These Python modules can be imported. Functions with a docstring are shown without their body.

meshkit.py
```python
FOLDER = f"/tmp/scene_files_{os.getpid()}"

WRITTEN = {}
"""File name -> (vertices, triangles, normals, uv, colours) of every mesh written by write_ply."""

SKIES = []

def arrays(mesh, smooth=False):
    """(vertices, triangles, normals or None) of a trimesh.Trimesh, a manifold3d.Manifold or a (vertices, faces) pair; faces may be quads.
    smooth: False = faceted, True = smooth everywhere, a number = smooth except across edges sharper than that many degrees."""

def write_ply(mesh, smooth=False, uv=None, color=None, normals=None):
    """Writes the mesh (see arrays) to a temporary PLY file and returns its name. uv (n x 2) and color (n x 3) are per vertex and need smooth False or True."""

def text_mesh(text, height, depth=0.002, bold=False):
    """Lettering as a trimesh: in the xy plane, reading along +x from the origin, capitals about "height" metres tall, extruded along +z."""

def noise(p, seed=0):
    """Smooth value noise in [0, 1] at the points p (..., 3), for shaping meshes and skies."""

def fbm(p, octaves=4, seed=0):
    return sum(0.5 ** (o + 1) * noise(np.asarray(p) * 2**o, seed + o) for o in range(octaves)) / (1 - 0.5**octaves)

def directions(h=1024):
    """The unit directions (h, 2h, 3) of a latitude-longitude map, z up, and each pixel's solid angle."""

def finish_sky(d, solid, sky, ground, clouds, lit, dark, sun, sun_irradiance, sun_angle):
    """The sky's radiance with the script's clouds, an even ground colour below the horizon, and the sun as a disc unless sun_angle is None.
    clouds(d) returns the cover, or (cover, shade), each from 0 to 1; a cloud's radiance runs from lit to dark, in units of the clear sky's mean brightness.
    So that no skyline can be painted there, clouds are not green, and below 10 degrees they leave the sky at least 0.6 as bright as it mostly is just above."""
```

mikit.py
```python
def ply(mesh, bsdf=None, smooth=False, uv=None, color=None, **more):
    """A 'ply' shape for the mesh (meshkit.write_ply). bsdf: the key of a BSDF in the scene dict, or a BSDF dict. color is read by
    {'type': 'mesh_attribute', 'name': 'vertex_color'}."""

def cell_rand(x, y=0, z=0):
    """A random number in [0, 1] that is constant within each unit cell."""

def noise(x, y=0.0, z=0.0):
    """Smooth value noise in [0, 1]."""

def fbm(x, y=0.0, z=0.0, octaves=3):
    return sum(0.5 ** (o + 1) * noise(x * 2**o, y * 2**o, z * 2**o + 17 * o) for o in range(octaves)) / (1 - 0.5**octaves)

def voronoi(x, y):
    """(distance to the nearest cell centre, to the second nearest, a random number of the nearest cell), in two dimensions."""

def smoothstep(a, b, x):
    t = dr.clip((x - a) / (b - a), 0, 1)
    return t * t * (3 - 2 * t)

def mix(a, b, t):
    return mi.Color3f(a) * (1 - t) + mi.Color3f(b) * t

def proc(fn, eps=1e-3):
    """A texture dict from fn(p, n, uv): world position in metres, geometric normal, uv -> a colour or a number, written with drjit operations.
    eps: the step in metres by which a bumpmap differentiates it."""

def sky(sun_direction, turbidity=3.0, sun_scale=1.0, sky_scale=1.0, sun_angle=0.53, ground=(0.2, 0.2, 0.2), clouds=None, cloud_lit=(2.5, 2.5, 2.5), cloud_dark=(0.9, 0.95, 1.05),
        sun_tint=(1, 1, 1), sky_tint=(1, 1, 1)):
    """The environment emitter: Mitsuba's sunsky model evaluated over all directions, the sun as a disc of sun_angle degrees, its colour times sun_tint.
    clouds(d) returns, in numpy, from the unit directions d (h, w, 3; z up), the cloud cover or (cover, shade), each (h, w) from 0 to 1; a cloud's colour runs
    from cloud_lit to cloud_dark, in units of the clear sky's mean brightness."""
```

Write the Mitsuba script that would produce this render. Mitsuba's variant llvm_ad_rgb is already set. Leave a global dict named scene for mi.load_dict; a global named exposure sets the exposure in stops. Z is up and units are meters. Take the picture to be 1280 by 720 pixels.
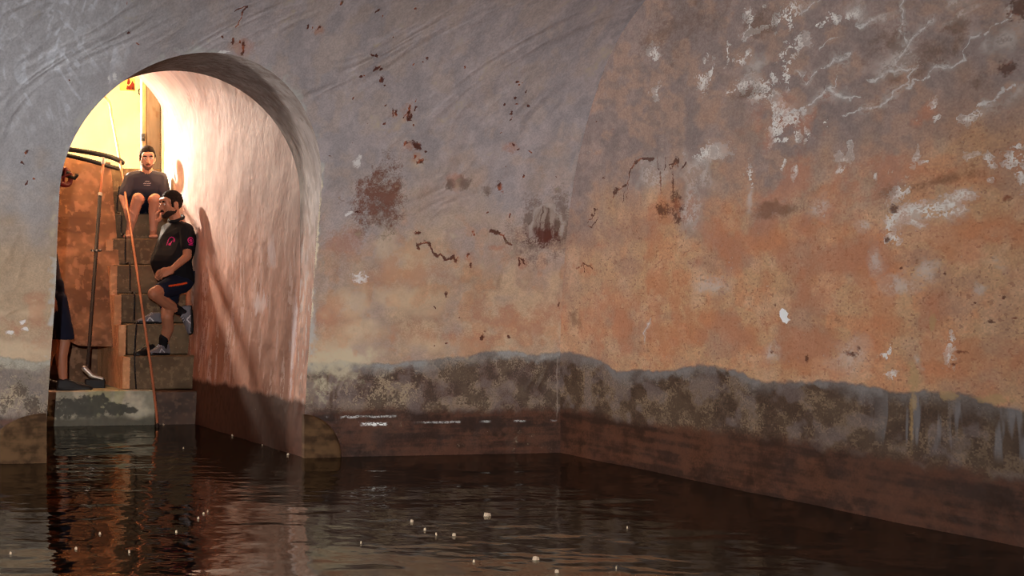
import math
import numpy as np
import trimesh
import manifold3d as m3
import drjit as dr
import mitsuba as mi
import mikit
import meshkit
from mikit import noise, fbm, smoothstep, mix, proc
from shapely.geometry import Polygon

T = mi.ScalarTransform4f
scene, labels = {}, {}

# ---------------------------------------------------------------- camera, lights, exposure
exposure = 0.0
YAW = math.atan2(940, 3200)              # the room's depth runs to the left of the view axis
scene['camera'] = {'type': 'perspective', 'fov': math.degrees(2 * math.atan(640 / 3200)), 'fov_axis': 'x', 'near_clip': 0.1, 'far_clip': 200.0,
                   'to_world': T().look_at(origin=[0, 0, 1.33], target=[math.sin(YAW), math.cos(YAW), 1.33], up=[0, 0, 1])}
ROOM_LAMP = dict(pos=(-7.8, 16.4, 1.9), aim=(6.2, 15.0, 1.5), size=(1.0, 0.8), rad=(232, 233, 233))
ROOM_SPOT = dict(pos=(-0.3, -0.5, 2.0), aim=(3.1, 19.7, 1.7), inten=(570, 570, 566), beam=9, cutoff=21.5)
STAIR_LAMP = dict(pos=(2.55, 29.5, 3.8), aim=(4.2, 24.2, 2.4), size=(0.20, 0.14), rad=(11200, 9500, 7800))
ADDED_GLOW = dict(pos=(2.0, 28.0, 3.95), r=0.06, rad=(760, 630, 470))  # unseen bulb added to brighten the yellow wall of the upper room

# ---------------------------------------------------------------- small tools
def lin(c, k=1.0):
    c = np.asarray(c, float) / 255
    return tuple(float(x) for x in k * np.where(c < .04045, c / 12.92, ((c + .055) / 1.055) ** 2.4))

def tone(r, g, b):                        # a surface colour written as the sRGB it shows under the cistern's light
    return mi.Color3f(*[min(x, .92) for x in lin((r, g, b), 1.75)])

def unit(v):
    v = np.asarray(v, float)
    return v / max(np.linalg.norm(v), 1e-12)

def numbered(name):
    if name not in taken:
        taken.add(name)
        return name
    i = 1
    while f'{name}_{i:03d}' in taken:
        i += 1
    taken.add(f'{name}_{i:03d}')
    return f'{name}_{i:03d}'
taken = set()

def put(name, mesh, mat, parent=None, smooth=30, label=None, cat=None, group=None, kind=None, **more):
    key = numbered(f'{parent}__{name}' if parent else name)
    scene[key] = mikit.ply(mesh, mat, smooth=smooth, **more)
    note(key, label, cat, group, kind)
    return key

def thing(name, label, cat, group=None):
    key = numbered(name)
    note(key, label, cat, group)
    return key

def note(key, label=None, cat=None, group=None, kind=None):
    d = {k: v for k, v in dict(label=label, category=cat, group=group, kind=kind).items() if v}
    if d:
        labels[key] = d

def tri(m):
    if hasattr(m, 'to_mesh'):
        q = m.to_mesh()
        return trimesh.Trimesh(np.array(q.vert_properties[:, :3]), np.array(q.tri_verts), process=True)
    return m

def S(p, r, n=16):
    return m3.Manifold.sphere(float(r), n).translate([float(x) for x in p])

def hull(*ms):
    return m3.Manifold.batch_hull(list(ms))

def H(*prs):
    return hull(*[S(p, r) for p, r in prs])

def U(*ms):
    return m3.Manifold.batch_boolean(list(ms), m3.OpType.Add)

def chain(*prs):
    return U(*[H(a, b) for a, b in zip(prs[:-1], prs[1:])])

def ellipsoid(c, r, n=24):
    return m3.Manifold.sphere(1.0, n).scale([float(x) for x in r]).translate([float(x) for x in c])

def frame(fwd, up):
    f = unit(fwd)
    u = unit(np.asarray(up, float) - f * np.dot(up, f))
    return np.stack([f, np.cross(u, f), u], 1)          # columns: forward, left, up

def place(m, R, t, s=1.0):
    return m.transform(np.hstack([R * s, np.asarray(t, float).reshape(3, 1)]))

def cut(m, n, p):                          # keeps what lies on the +n side of p
    n = unit(n)
    return m.trim_by_plane([float(x) for x in n], float(np.dot(n, p)))

def soft(m, edge, it=8, wrinkle=0.0, freq=14, seed=0, stretch=(1, 1, 1)):
    t = tri(m.refine_to_length(edge))
    v0 = t.vertices.copy()
    trimesh.smoothing.filter_taubin(t, lamb=.5, nu=.53, iterations=it)
    v1 = t.vertices.copy()
    off_ = ~(np.linalg.norm(v1 - v0, axis=1) < .03)
    v1[off_] = v0[off_]
    t.vertices = v1
    if wrinkle:
        n = t.vertex_normals
        w = meshkit.fbm(t.vertices * np.asarray(stretch) * freq, 3, seed) - .5
        t.vertices = t.vertices + n * (w * 2 * wrinkle)[:, None]
    return t

def rbox(lo, hi, r=.012, seg=8):
    lo, hi = np.asarray(lo, float) + r, np.asarray(hi, float) - r
    return hull(*[S((x, y, z), r, seg) for x in (lo[0], hi[0]) for y in (lo[1], hi[1]) for z in (lo[2], hi[2])])

def tube(pts, r, n=10, caps=True):
    p = np.asarray(pts, float)
    r = np.broadcast_to(r, len(p))
    t = unit_rows(np.gradient(p, axis=0))
    a = np.cross(t[0], [0, 0, 1.0] if abs(t[0][2]) < .9 else [1.0, 0, 0])
    V = []
    for i in range(len(p)):
        a = unit(a - t[i] * np.dot(a, t[i]))
        b = np.cross(t[i], a)
        ang = np.arange(n) * 2 * np.pi / n
        V.append(p[i] + r[i] * (np.cos(ang)[:, None] * a + np.sin(ang)[:, None] * b))
    V = np.vstack(V + [p[:1], p[-1:]])
    F = []
    m = len(p)
    for i in range(m - 1):
        for j in range(n):
            k = (j + 1) % n
            F += [[i * n + j, i * n + k, (i + 1) * n + k], [i * n + j, (i + 1) * n + k, (i + 1) * n + j]]
    if caps:
        for j in range(n):
            k = (j + 1) % n
            F += [[m * n, k, j], [m * n + 1, (m - 1) * n + j, (m - 1) * n + k]]
    return trimesh.Trimesh(V, F, process=False)

def unit_rows(v):
    return v / np.maximum(np.linalg.norm(v, axis=1, keepdims=True), 1e-12)

def spline(pts, n=40):
    from scipy.interpolate import CubicSpline, PchipInterpolator
    p = np.asarray(pts, float)
    s = np.r_[0, np.cumsum(np.linalg.norm(np.diff(p, axis=0), axis=1))]
    return CubicSpline(s, p)(np.linspace(0, s[-1], n))

def grid(P, flip=False):                   # (n, m, 3) points -> mesh
    n, m = P.shape[:2]
    i, j = np.meshgrid(np.arange(n - 1), np.arange(m - 1), indexing='ij')
    q = np.stack([i * m + j, (i + 1) * m + j, (i + 1) * m + j + 1, i * m + j + 1], -1).reshape(-1, 4)
    f = np.vstack([q[:, [0, 1, 2]], q[:, [0, 2, 3]]])
    return trimesh.Trimesh(P.reshape(-1, 3), f[:, ::-1] if flip else f, process=False)

def cat(ms):
    return trimesh.util.concatenate([tri(m) for m in ms])

# ---------------------------------------------------------------- stains read from the photograph, as (along the wall, height, half width, half height[, turn]) in metres
B_R = [(3.991,3.37,.0115,.013),(4.272,3.334,.0088,.009),(4.325,3.293,.0118,.0047),(4.553,3.359,.01,.0075),(3.801,3.218,.0076,.0073),(3.842,3.219,.0076,.0107),(3.883,3.22,.0117,.0204),(4.47,3.179,.006,.005),(4.351,3.063,.0115,.0089),(4.378,3.064,.0127,.012),(4.424,2.969,.0171,.0107),(4.457,2.964,.011,.0107),(4.309,2.923,.0122,.0108),(4.33,2.934,.0085,.0097),(4.474,2.905,.0184,.0218),(4.522,2.867,.0086,.0077),(4.78,3.046,.0122,.0158),(4.685,3.001,.0074,.0075),(4.752,3.003,.0061,.0053),(5.105,2.989,.0087,.0151),(4.309,2.757,.0117,.0146),(4.736,2.691,.0138,.0285),(4.649,2.66,.015,.0286),(4.618,2.66,.0081,.0286),(4.557,2.705,.0075,.0114),(4.775,2.76,.0081,.0169),(4.804,2.709,.0106,.0228),(4.781,2.651,.0094,.0172),(4.584,2.586,.0138,.0087),(4.798,2.576,.0126,.0116),(4.44,2.582,.0062,.0058),(5.488,2.751,.0108,.0114),(5.557,2.688,.0115,.0231),(5.542,2.899,.0202,.0139),(5.565,2.869,.0171,.0112),(5.583,2.892,.0127,.0094),(5.558,2.792,.0102,.0091),(5.58,2.741,.0102,.0092),(5.57,2.654,.009,.0116),(5.694,2.737,.0115,.0075),(5.524,2.541,.0064,.0059),(5.645,2.839,.0064,.0056),(4.782,2.446,.0127,.0177),(4.867,2.436,.0318,.0266),(4.946,2.401,.0096,.0089),(4.925,2.323,.0256,.027),(4.869,2.352,.0127,.0119),(4.358,2.452,.0063,.0059),(4.194,2.337,.0075,.0059),(5.608,2.118,.0301,.0358),(5.423,1.769,.0197,.0188),(5.617,2.29,.0065,.0073),(5.524,1.925,.0066,.0062),(4.967,1.765,.0195,.0125),(5.778,2.2,.0131,.016),(6.046,2.213,.0099,.0074),(5.645,2.442,.013,.009),(5.686,2.43,.0078,.0072),(5.786,2.393,.0078,.0072),(5.529,1.931,.0066,.0062),(5.692,1.901,.0079,.0063),(5.545,.94,.0233,.0288),(5.758,.932,.0134,.0129),(5.224,1.273,.0099,.0191),(5.156,1.171,.0066,.0064),(5.356,1.1,.0079,.0102),(5.274,.884,.0106,.0089),(5.142,.878,.0092,.0076),(2.471,3.326,.0111,.0177),(2.618,3.095,.0115,.01),(2.529,3.158,.0085,.0073),(2.159,2.834,.0092,.0075),(3.202,3.149,.0087,.0109),(3.287,3.136,.0116,.0299),(3.35,3.122,.0117,.0201),(3.385,3.082,.0141,.0306),(1.892,2.322,.0152,.023),(1.873,2.253,.0088,.0087),(1.968,2.137,.0118,.0088),(1.911,2.108,.0118,.0094),(6.181,1.182,.0101,.0323),(5.395,1.584,.0132,.0221),(5.427,1.515,.0106,.019),(4.462,1.922,.0255,.0074)]
B_O = [(4.738,2.656,.0376,.0574),(4.642,2.637,.0313,.0402),(4.812,2.423,.0381,.0296),(4.882,2.353,.0446,.0359),(3.011,3.099,.029,.0252),(3.359,3.092,.0586,.0305),(5.856,1.541,.0334,.0383),(5.622,1.636,.0464,.0253),(5.404,1.552,.033,.0443),(2.014,1.105,.0662,.1584),(1.865,1.026,.1138,.0547),(5.227,2.175,.0583,.0427),(5.633,2.435,.0389,.0239),(4.379,1.705,.1023,.0745),(4.848,1.456,.26,.0883),(4.281,1.11,.1026,.1384),(3.893,3.195,.0294,.0196),(5.26,.96,.3958,.0766),(5.789,1.073,.3345,.1157)]
B_W = [(4.421,2.298,.0315,.0298),(4.399,1.909,.0191,.0098),(4.527,1.412,.0451,.0314),(4.506,1.443,.0386,.0126),(4.578,1.412,.0258,.0094),(1.913,1.063,.018,.0122),(1.829,.984,.0239,.0097),(1.943,1.008,.018,.0122),(3.235,3.048,.041,.0103),(2.501,2.879,.0174,.0266),(2.46,2.84,.0116,.0268)]
B_P = [(4.381,.826,.2447,.1008),(4.528,.983,.1939,.0695),(4.605,1.046,.1036,.0506),(4.876,1.519,.156,.1133),(4.705,1.644,.0775,.1251),(4.471,1.204,.1934,.0882),(1.866,.813,.2397,.0547),(1.806,.875,.1795,.0486),(1.954,1.148,.12,.0365),(4.859,1.235,.2606,.076),(5.129,.885,.1972,.0509),(4.728,2.616,.0628,.0577),(4.908,2.311,.0575,.06)]
B_D = [(4.643,2.016,.1535,.2083),(6.021,1.815,.2003,.1959),(5.187,2.138,.0259,.0306),(5.315,2.152,.0455,.0429),(6.247,1.779,.0336,.1651),(5.86,1.877,.0531,.0691),(5.501,2.086,.0327,.037)]
B_N = [(6.019,1.834,.1268,.1515)]
B_NR = [(6.009,1.752,.1136,.0634),(4.627,2.04,.1278,.1345)]
B_R_LINES = [([(4.985,1.633),(4.981,1.677),(5.041,1.696),(5.086,1.668),(5.117,1.608),(5.152,1.583),(5.176,1.609),(5.217,1.552),(5.253,1.546),(5.27,1.584),(5.297,1.533),(5.303,1.584)],.0093),([(5.578,1.781),(5.632,1.765),(5.677,1.744),(5.693,1.687),(5.729,1.687)],.0118),([(3.267,3.323),(3.324,3.324),(3.304,3.292),(3.307,3.254),(3.3,3.225)],.005),([(4.723,2.639),(4.739,2.679),(4.782,2.628)],.0081),([(5.831,1.516),(5.834,1.56),(5.867,1.567),(5.877,1.528)],.0074)]
B_NL = [([(5.91,1.739),(5.898,1.84),(5.917,1.947),(5.985,1.985),(6.059,1.979),(6.122,1.917),(6.153,1.829),(6.156,1.753)],.0099)]
R_R = [(18.597,2.175,.029,.008),(18.783,2.615,.0256,.0074),(18.377,2.535,.0284,.0073),(18.962,2.782,.02,.0062),(15.082,1.244,.0397,.0101),(15.149,1.223,.0267,.0076),(13.979,.937,.0926,.0142),(13.378,1.777,.0536,.0228),(13.853,.973,.0228,.0141),(13.74,1.083,.0168,.007),(12.614,.919,.0386,.0087),(12.518,.986,.0763,.0086),(12.039,1.28,.0178,.0125),(12.741,1.409,.0147,.0065),(13.282,1.443,.0212,.0091),(15.229,.921,.027,.0102),(14.631,.901,.0251,.0197),(17.771,.596,.0356,.0117),(11.889,2.765,.1046,.0575),(11.994,2.469,.0797,.0373),(12.021,1.799,.0888,.0208),(13.464,1.605,.0433,.0137),(17.067,2.055,.0198,.0906),(17.319,2.088,.0204,.0803),(16.985,1.911,.1312,.0959),(17.319,1.892,.1359,.0459),(16.936,1.836,.0489,.0675),(12.164,1.154,.0363,.0084),(12.358,1.253,.0186,.006),(11.906,1.174,.035,.0082)]
R_O = [(17.336,1.904,.2382,.0804),(16.969,1.905,.2291,.0789),(15.229,1.877,.2696,.0767),(14.783,2.032,.1662,.1593),(12.721,1.932,.4315,.0523),(14.951,2.386,.3913,.1006),(14.026,1.473,.6986,.1901),(12.94,.976,.0909,.2124),(13.573,1.192,.2198,.2769),(15.42,1.64,.8269,.1551),(12.358,1.585,.5593,.1275),(17.422,1.157,.2403,.3462),(16.985,1.217,.1476,.3383),(18.321,1.088,.7523,.1449),(16.139,1.061,.8973,.1292),(14.506,.987,.7416,.0783),(12.265,.95,.46,.1014),(18.665,1.668,.1167,.0369),(19.042,1.48,.222,.0438),(14.694,.86,.3794,.0495),(14.143,1.857,.2836,.0862),(13.356,1.99,.3204,.0546),(12.94,2.304,.1617,.0443)]
R_W = [(15.01,1.158,.0722,.0353,0),(13.198,1.753,.1849,.0344,3.05),(12.94,1.764,.1617,.0266,0),(12.692,1.8,.1488,.0317,2.98),(12.489,1.819,.095,.0215,0),(13.378,1.731,.075,.0365,0),(12.643,1.738,.1155,.0135,3.08),(15.686,3.125,.0568,.0315,0),(15.587,3.073,.0703,.0313,0),(15.644,3.021,.0424,.0262,0),(15.701,2.99,.0712,.021,0),(15.517,2.988,.0418,.0156,0),(15.352,3.014,.0648,.0135,3.01),(15.176,3.017,.0804,.0204,0),(15.324,3.129,.0273,.0103,0),(14.925,3.017,.1384,.0704,2.92),(14.847,3.074,.0902,.045,0),(15.644,2.864,.0495,.0209,0),(15.787,2.824,.1006,.0211,0),(16.397,2.925,.0308,.0131,0),(16.005,2.896,.0199,.0666,-2.89),(16.443,2.874,.0247,.0274,0),(16.459,2.739,.0929,.0493,0),(16.29,2.791,.0243,.0531,-2.85),(14.732,2.864,.1143,.0397,0),(14.964,2.82,.1176,.0604,0),(14.99,2.762,.0917,.0454,0),(14.964,2.659,.0457,.0705,0),(15.162,2.685,.0936,.0407,0),(15.686,2.674,.1279,.0315,0),(15.407,2.627,.1238,.0362,0),(15.503,2.566,.0835,.0208,0),(15.393,2.564,.055,.0155,0),(15.873,2.656,.0859,.0087,3.08),(16.005,2.645,.0295,.0214,0),(15.229,2.557,.0674,.0409,0),(15.162,2.496,.0936,.0407,0),(15.082,2.455,.1192,.0203,0),(15.056,2.251,.1453,.0202,0),(14.86,2.265,.0516,.03,0),(14.681,2.29,.0328,.0396,0),(14.335,2.333,.0194,.0242,0),(13.991,2.164,.0321,.0586,-2.95),(14.191,2.141,.0452,.0152,3),(14.131,2.086,.0826,.0143,0),(14.143,2.019,.0355,.0191,0),(14.873,2.061,.0258,.035,0),(15.043,2.104,.0211,.0303,0),(15.122,2.356,.1065,.061,0),(14.912,2.384,.1428,.0401,0),(14.347,2.939,.0575,.0185,3),(14.203,2.964,.0714,.024,0),(14.457,2.95,.0246,.0098,0),(13.979,2.941,.081,.0284,0),(17.456,3.018,.0861,.0462,0),(17.577,3.034,.0349,.014,0),(17.353,2.733,.0451,.0395,-2.95),(17.543,2.741,.0243,.0081,0),(13.303,1.874,.1041,.0297,2.9),(13.431,1.687,.0431,.0686,0),(13.399,1.622,.0537,.0319,0),(13.125,1.688,.0518,.0134,0),(12.423,2.035,.047,.0171,0),(12.21,2.007,.0456,.0337,0),(11.95,1.987,.0879,.0372,0),(11.88,2.065,.0783,.0164,0),(12.991,2.036,.0502,.0142,3.06),(13.094,2.072,.0248,.0268,0),(12.84,2.266,.0449,.0176,0),(12.489,2.244,.076,.0257,0),(12.219,1.903,.0457,.0168,0),(11.845,1.895,.052,.0328,0),(12.85,2.346,.0599,.0264,0),(12.367,2.266,.0622,.0256,2.98),(12.518,2.246,.0381,.0258,0),(12.643,1,.0485,.0564,0),(13.453,.964,.0541,.0412,0),(13.41,.841,.0538,.0228,0),(16.366,2.257,.2421,.042,-3.08),(15.587,2.05,.0703,.0522,0),(13.684,1.967,.0223,.0139,0),(16.366,.583,.046,.0109,0),(18.511,.477,.0575,.0183,0),(13.54,.823,.0438,.0092,0),(18.006,.527,.0547,.0119,0)]
R_W2 = [(13.145,1.743,.2626,.0561,3.03),(12.79,1.781,.2118,.0495,3.02),(12.547,1.821,.1513,.0365,3.06),(12.624,1.728,.1529,.0229,3.06),(12.003,2.615,.2157,.0784,3.02),(12.219,2.614,.1097,.0589,0),(13.887,2.964,.103,.0471,0),(13.518,2.898,.1746,.0184,0),(12.537,2.871,.1147,.0215,0),(12.499,2.794,.1879,.0136,3.06),(16.536,2.145,.2344,.1211,0),(16.726,1.914,.1831,.2049,-2.94),(17.508,2.13,.2598,.0811,0),(15.587,1.925,.0703,.094,0),(13.819,1.705,.0794,.0281,0),(12.339,1.33,.093,.0297,0),(12.991,1.419,.1831,.0533,0),(13.282,1.33,.1904,.0408,0),(13.606,1.492,.0772,.0509,0),(12.11,1.455,.081,.0376,0),(14.003,.95,.1625,.0759,0),(14.42,1.836,.159,.0487,0),(15.229,.926,.1348,.0409,0),(16.305,1.357,.2132,.0761,0),(13.094,.928,.0722,.0268,0),(15.448,2.78,.2212,.0725,0),(13.464,2.59,.1896,.0472,3.03),(11.889,2.325,.0997,.0488,2.97),(12.265,2.318,.092,.038,0),(13.303,2.645,.0848,.0453,0)]
R_B = [(13.684,2.748,.1115,.0604,0),(13.367,2.719,.0963,.041,0),(13.346,2.512,.096,.0409,0),(12.624,2.738,.0871,.039,0),(12.624,2.621,.0968,.0433,0),(13.042,2.533,.1434,.0357,0),(19.37,1.101,.0833,.0826,0),(16.758,3.168,.4801,.1671,0),(15.42,3.036,.2205,.0724,0),(12.265,2.428,.1288,.0507,0),(12.84,1.923,.3938,.028,3.06),(15.082,1.827,.3974,.0304,0),(12.84,2.627,.1993,.0528,0),(15.672,2.61,.1986,.0262,0)]
R_Y = [(13.135,.837,.057,.0762,0),(13.145,.702,.0467,.0987,0),(13.156,.567,.0312,.1347,0),(12.89,1.132,.0301,.0573,0),(12.643,.745,.1164,.0217,0),(12.083,.746,.1793,.0208,0)]
R_R_LINES = [([(18.34,2.019),(18.253,2.07),(18.079,2.094),(17.969,2.131),(17.951,2.196),(17.825,2.237),(17.648,2.264),(17.439,2.26)],.0118),([(17.319,2.248),(17.302,2.179)],.0081),([(17.201,2.248),(17.184,2.173)],.0074),([(17.101,2.175),(17.067,2.219),(16.985,2.227),(16.952,2.186)],.0093),([(16.871,2.165),(16.79,2.195)],.0081),([(18.024,2.092),(18.042,2.015)],.0062),([(18.134,2.048),(18.134,1.976)],.0062),([(18.962,1.853),(18.862,1.925),(18.744,1.94),(18.744,1.879),(18.862,1.814),(18.962,1.829)],.0062),([(19.267,1.469),(19.144,1.512),(18.982,1.511),(18.862,1.479)],.0093),([(19.123,1.5),(19.123,1.449)],.0068)]
R_V = [([(14.143,2.373),(13.991,2.368),(13.684,2.385),(13.486,2.418),(13.303,2.446),(13.24,2.463),(13.156,2.507),(13.022,2.5),(12.93,2.52),(12.82,2.542),(12.624,2.543),(12.518,2.547),(12.452,2.614),(12.414,2.666),(12.311,2.682),(12.164,2.71),(12.065,2.737),(11.968,2.777),(11.897,2.819)],.0105),([(13.24,2.463),(13.208,2.533),(13.145,2.569),(13.073,2.58)],.0093),([(13.145,2.569),(13.303,2.586),(13.464,2.563),(13.762,2.531)],.0093),([(13.303,2.586),(13.388,2.627),(13.271,2.669),(13.229,2.706),(13.094,2.752),(12.89,2.825)],.0105),([(13.261,2.687),(13.271,2.728),(13.303,2.804),(13.282,2.969)],.0198),([(14.143,2.474),(13.991,2.473),(13.842,2.466)],.0093),([(14.262,2.69),(14.143,2.685),(14.014,2.707)],.0124),([(13.91,2.877),(13.684,2.892)],.0093),([(12.367,2.266),(12.283,2.307),(12.128,2.325),(12.021,2.355),(11.854,2.371)],.0198),([(15.109,2.437),(14.925,2.435),(14.706,2.43),(14.568,2.465),(14.506,2.495),(14.347,2.527),(14.214,2.494),(14.084,2.47)],.0161),([(14.31,2.53),(14.25,2.54),(14.214,2.614)],.0062),([(14.42,2.801),(14.323,2.816),(14.179,2.836)],.0062),([(14.706,3.035),(14.593,3.053),(14.457,3.077)],.0099),([(14.821,2.672),(14.681,2.607),(14.568,2.662),(14.262,2.69)],.0074),([(15.176,2.441),(15.162,2.399),(15.202,2.351)],.0186),([(17.491,1.122),(17.577,1.051),(17.612,.951)],.0105)]

def blobs(a, b, L):                        # distance to the nearest blob, 1 on its outline
    d = mi.Float(9.0)
    for q in L:
        x, y = (a - q[0]), (b - q[1])
        if len(q) > 4 and q[4]:
            c, s = math.cos(q[4]), math.sin(q[4])
            x, y = x * c + y * s, y * c - x * s
        d = dr.minimum(d, dr.square(x * (1 / q[2])) + dr.square(y * (1 / q[3])))
    return dr.sqrt(d)

def strokes(a, b, L):                      # distance to the nearest polyline, 1 on its edge
    d = mi.Float(81.0)
    for pts, w in L:
        for (x0, y0), (x1, y1) in zip(pts[:-1], pts[1:]):
            ux, uy = x1 - x0, y1 - y0
            k = 1 / max(ux * ux + uy * uy, 1e-9)
            t = dr.clip(((a - x0) * ux + (b - y0) * uy) * k, 0, 1)
            d = dr.minimum(d, (dr.square(a - x0 - ux * t) + dr.square(b - y0 - uy * t)) * (1 / (w * w)))
    return dr.sqrt(d)

def inside(d, w=0.0, soft_=.3):
    return 1 - smoothstep(1 - soft_, 1 + soft_, d + w)

def fbm5(x, y, s=0.0):
    return fbm(x, y, s, 5)

def band(c, a, b, n_mid, n_fine, g, top, wet, fringe_c, dark_c, fleck_c, flecks):
    """The old water line: a ragged edge, grey fringe and mottled growth under it, the wet dark foot with its mineral lines."""
    n5 = fbm5(a * 7, b * 8, 71.0)
    p5 = fbm5(a * 9 + 31, b * 9, 73.0)
    e = top + (noise(a * 1.6, 3.0) - .5) * .09 + (noise(a * 5.0, 7.0) - .5) * .05 + (n_fine - .5) * .03
    below = 1 - smoothstep(e - .018, e + .010, b)
    growth = mix(dark_c, mix(dark_c, fleck_c, .40), smoothstep(.36, .62, n5))
    growth = mix(growth, tone(96, 84, 82), .45 * smoothstep(.50, .66, p5))
    growth = mix(growth, tone(50, 34, 24), .65 * smoothstep(.54, .36, p5 + (g - .5) * .2))
    growth = mix(growth, fleck_c, flecks * .75 * smoothstep(.54, .70, .35 * n5 + .65 * n_fine + (g - .5) * .35) * smoothstep(.4, .6, n_mid))
    c = mix(c, growth * (.84 + .32 * g), below)
    fr = below * smoothstep(e - .05 - .10 * noise(a * 4.3, 8.0), e - .012, b + (n_fine - .5) * .10)
    c = mix(c, fringe_c * (.9 + .2 * g), fr * (.45 + .5 * smoothstep(.35, .6, n_mid)))
    we = wet + (noise(a * 2.1, 9.0) - .5) * .05 + (n_mid - .5) * .06 + (n_fine - .5) * .05
    foot = 1 - smoothstep(we - .05, we + .03, b)
    silt = fbm(a * 2.2, b * 26, 75.0, 4)                     # silt lies on it in level smears
    return mix(c, mix(tone(37, 18, 9), tone(66, 36, 22), smoothstep(.35, .65, .4 * n5 + .4 * silt + .2 * n_fine)) * (.85 + .3 * g), foot * .95)

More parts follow.
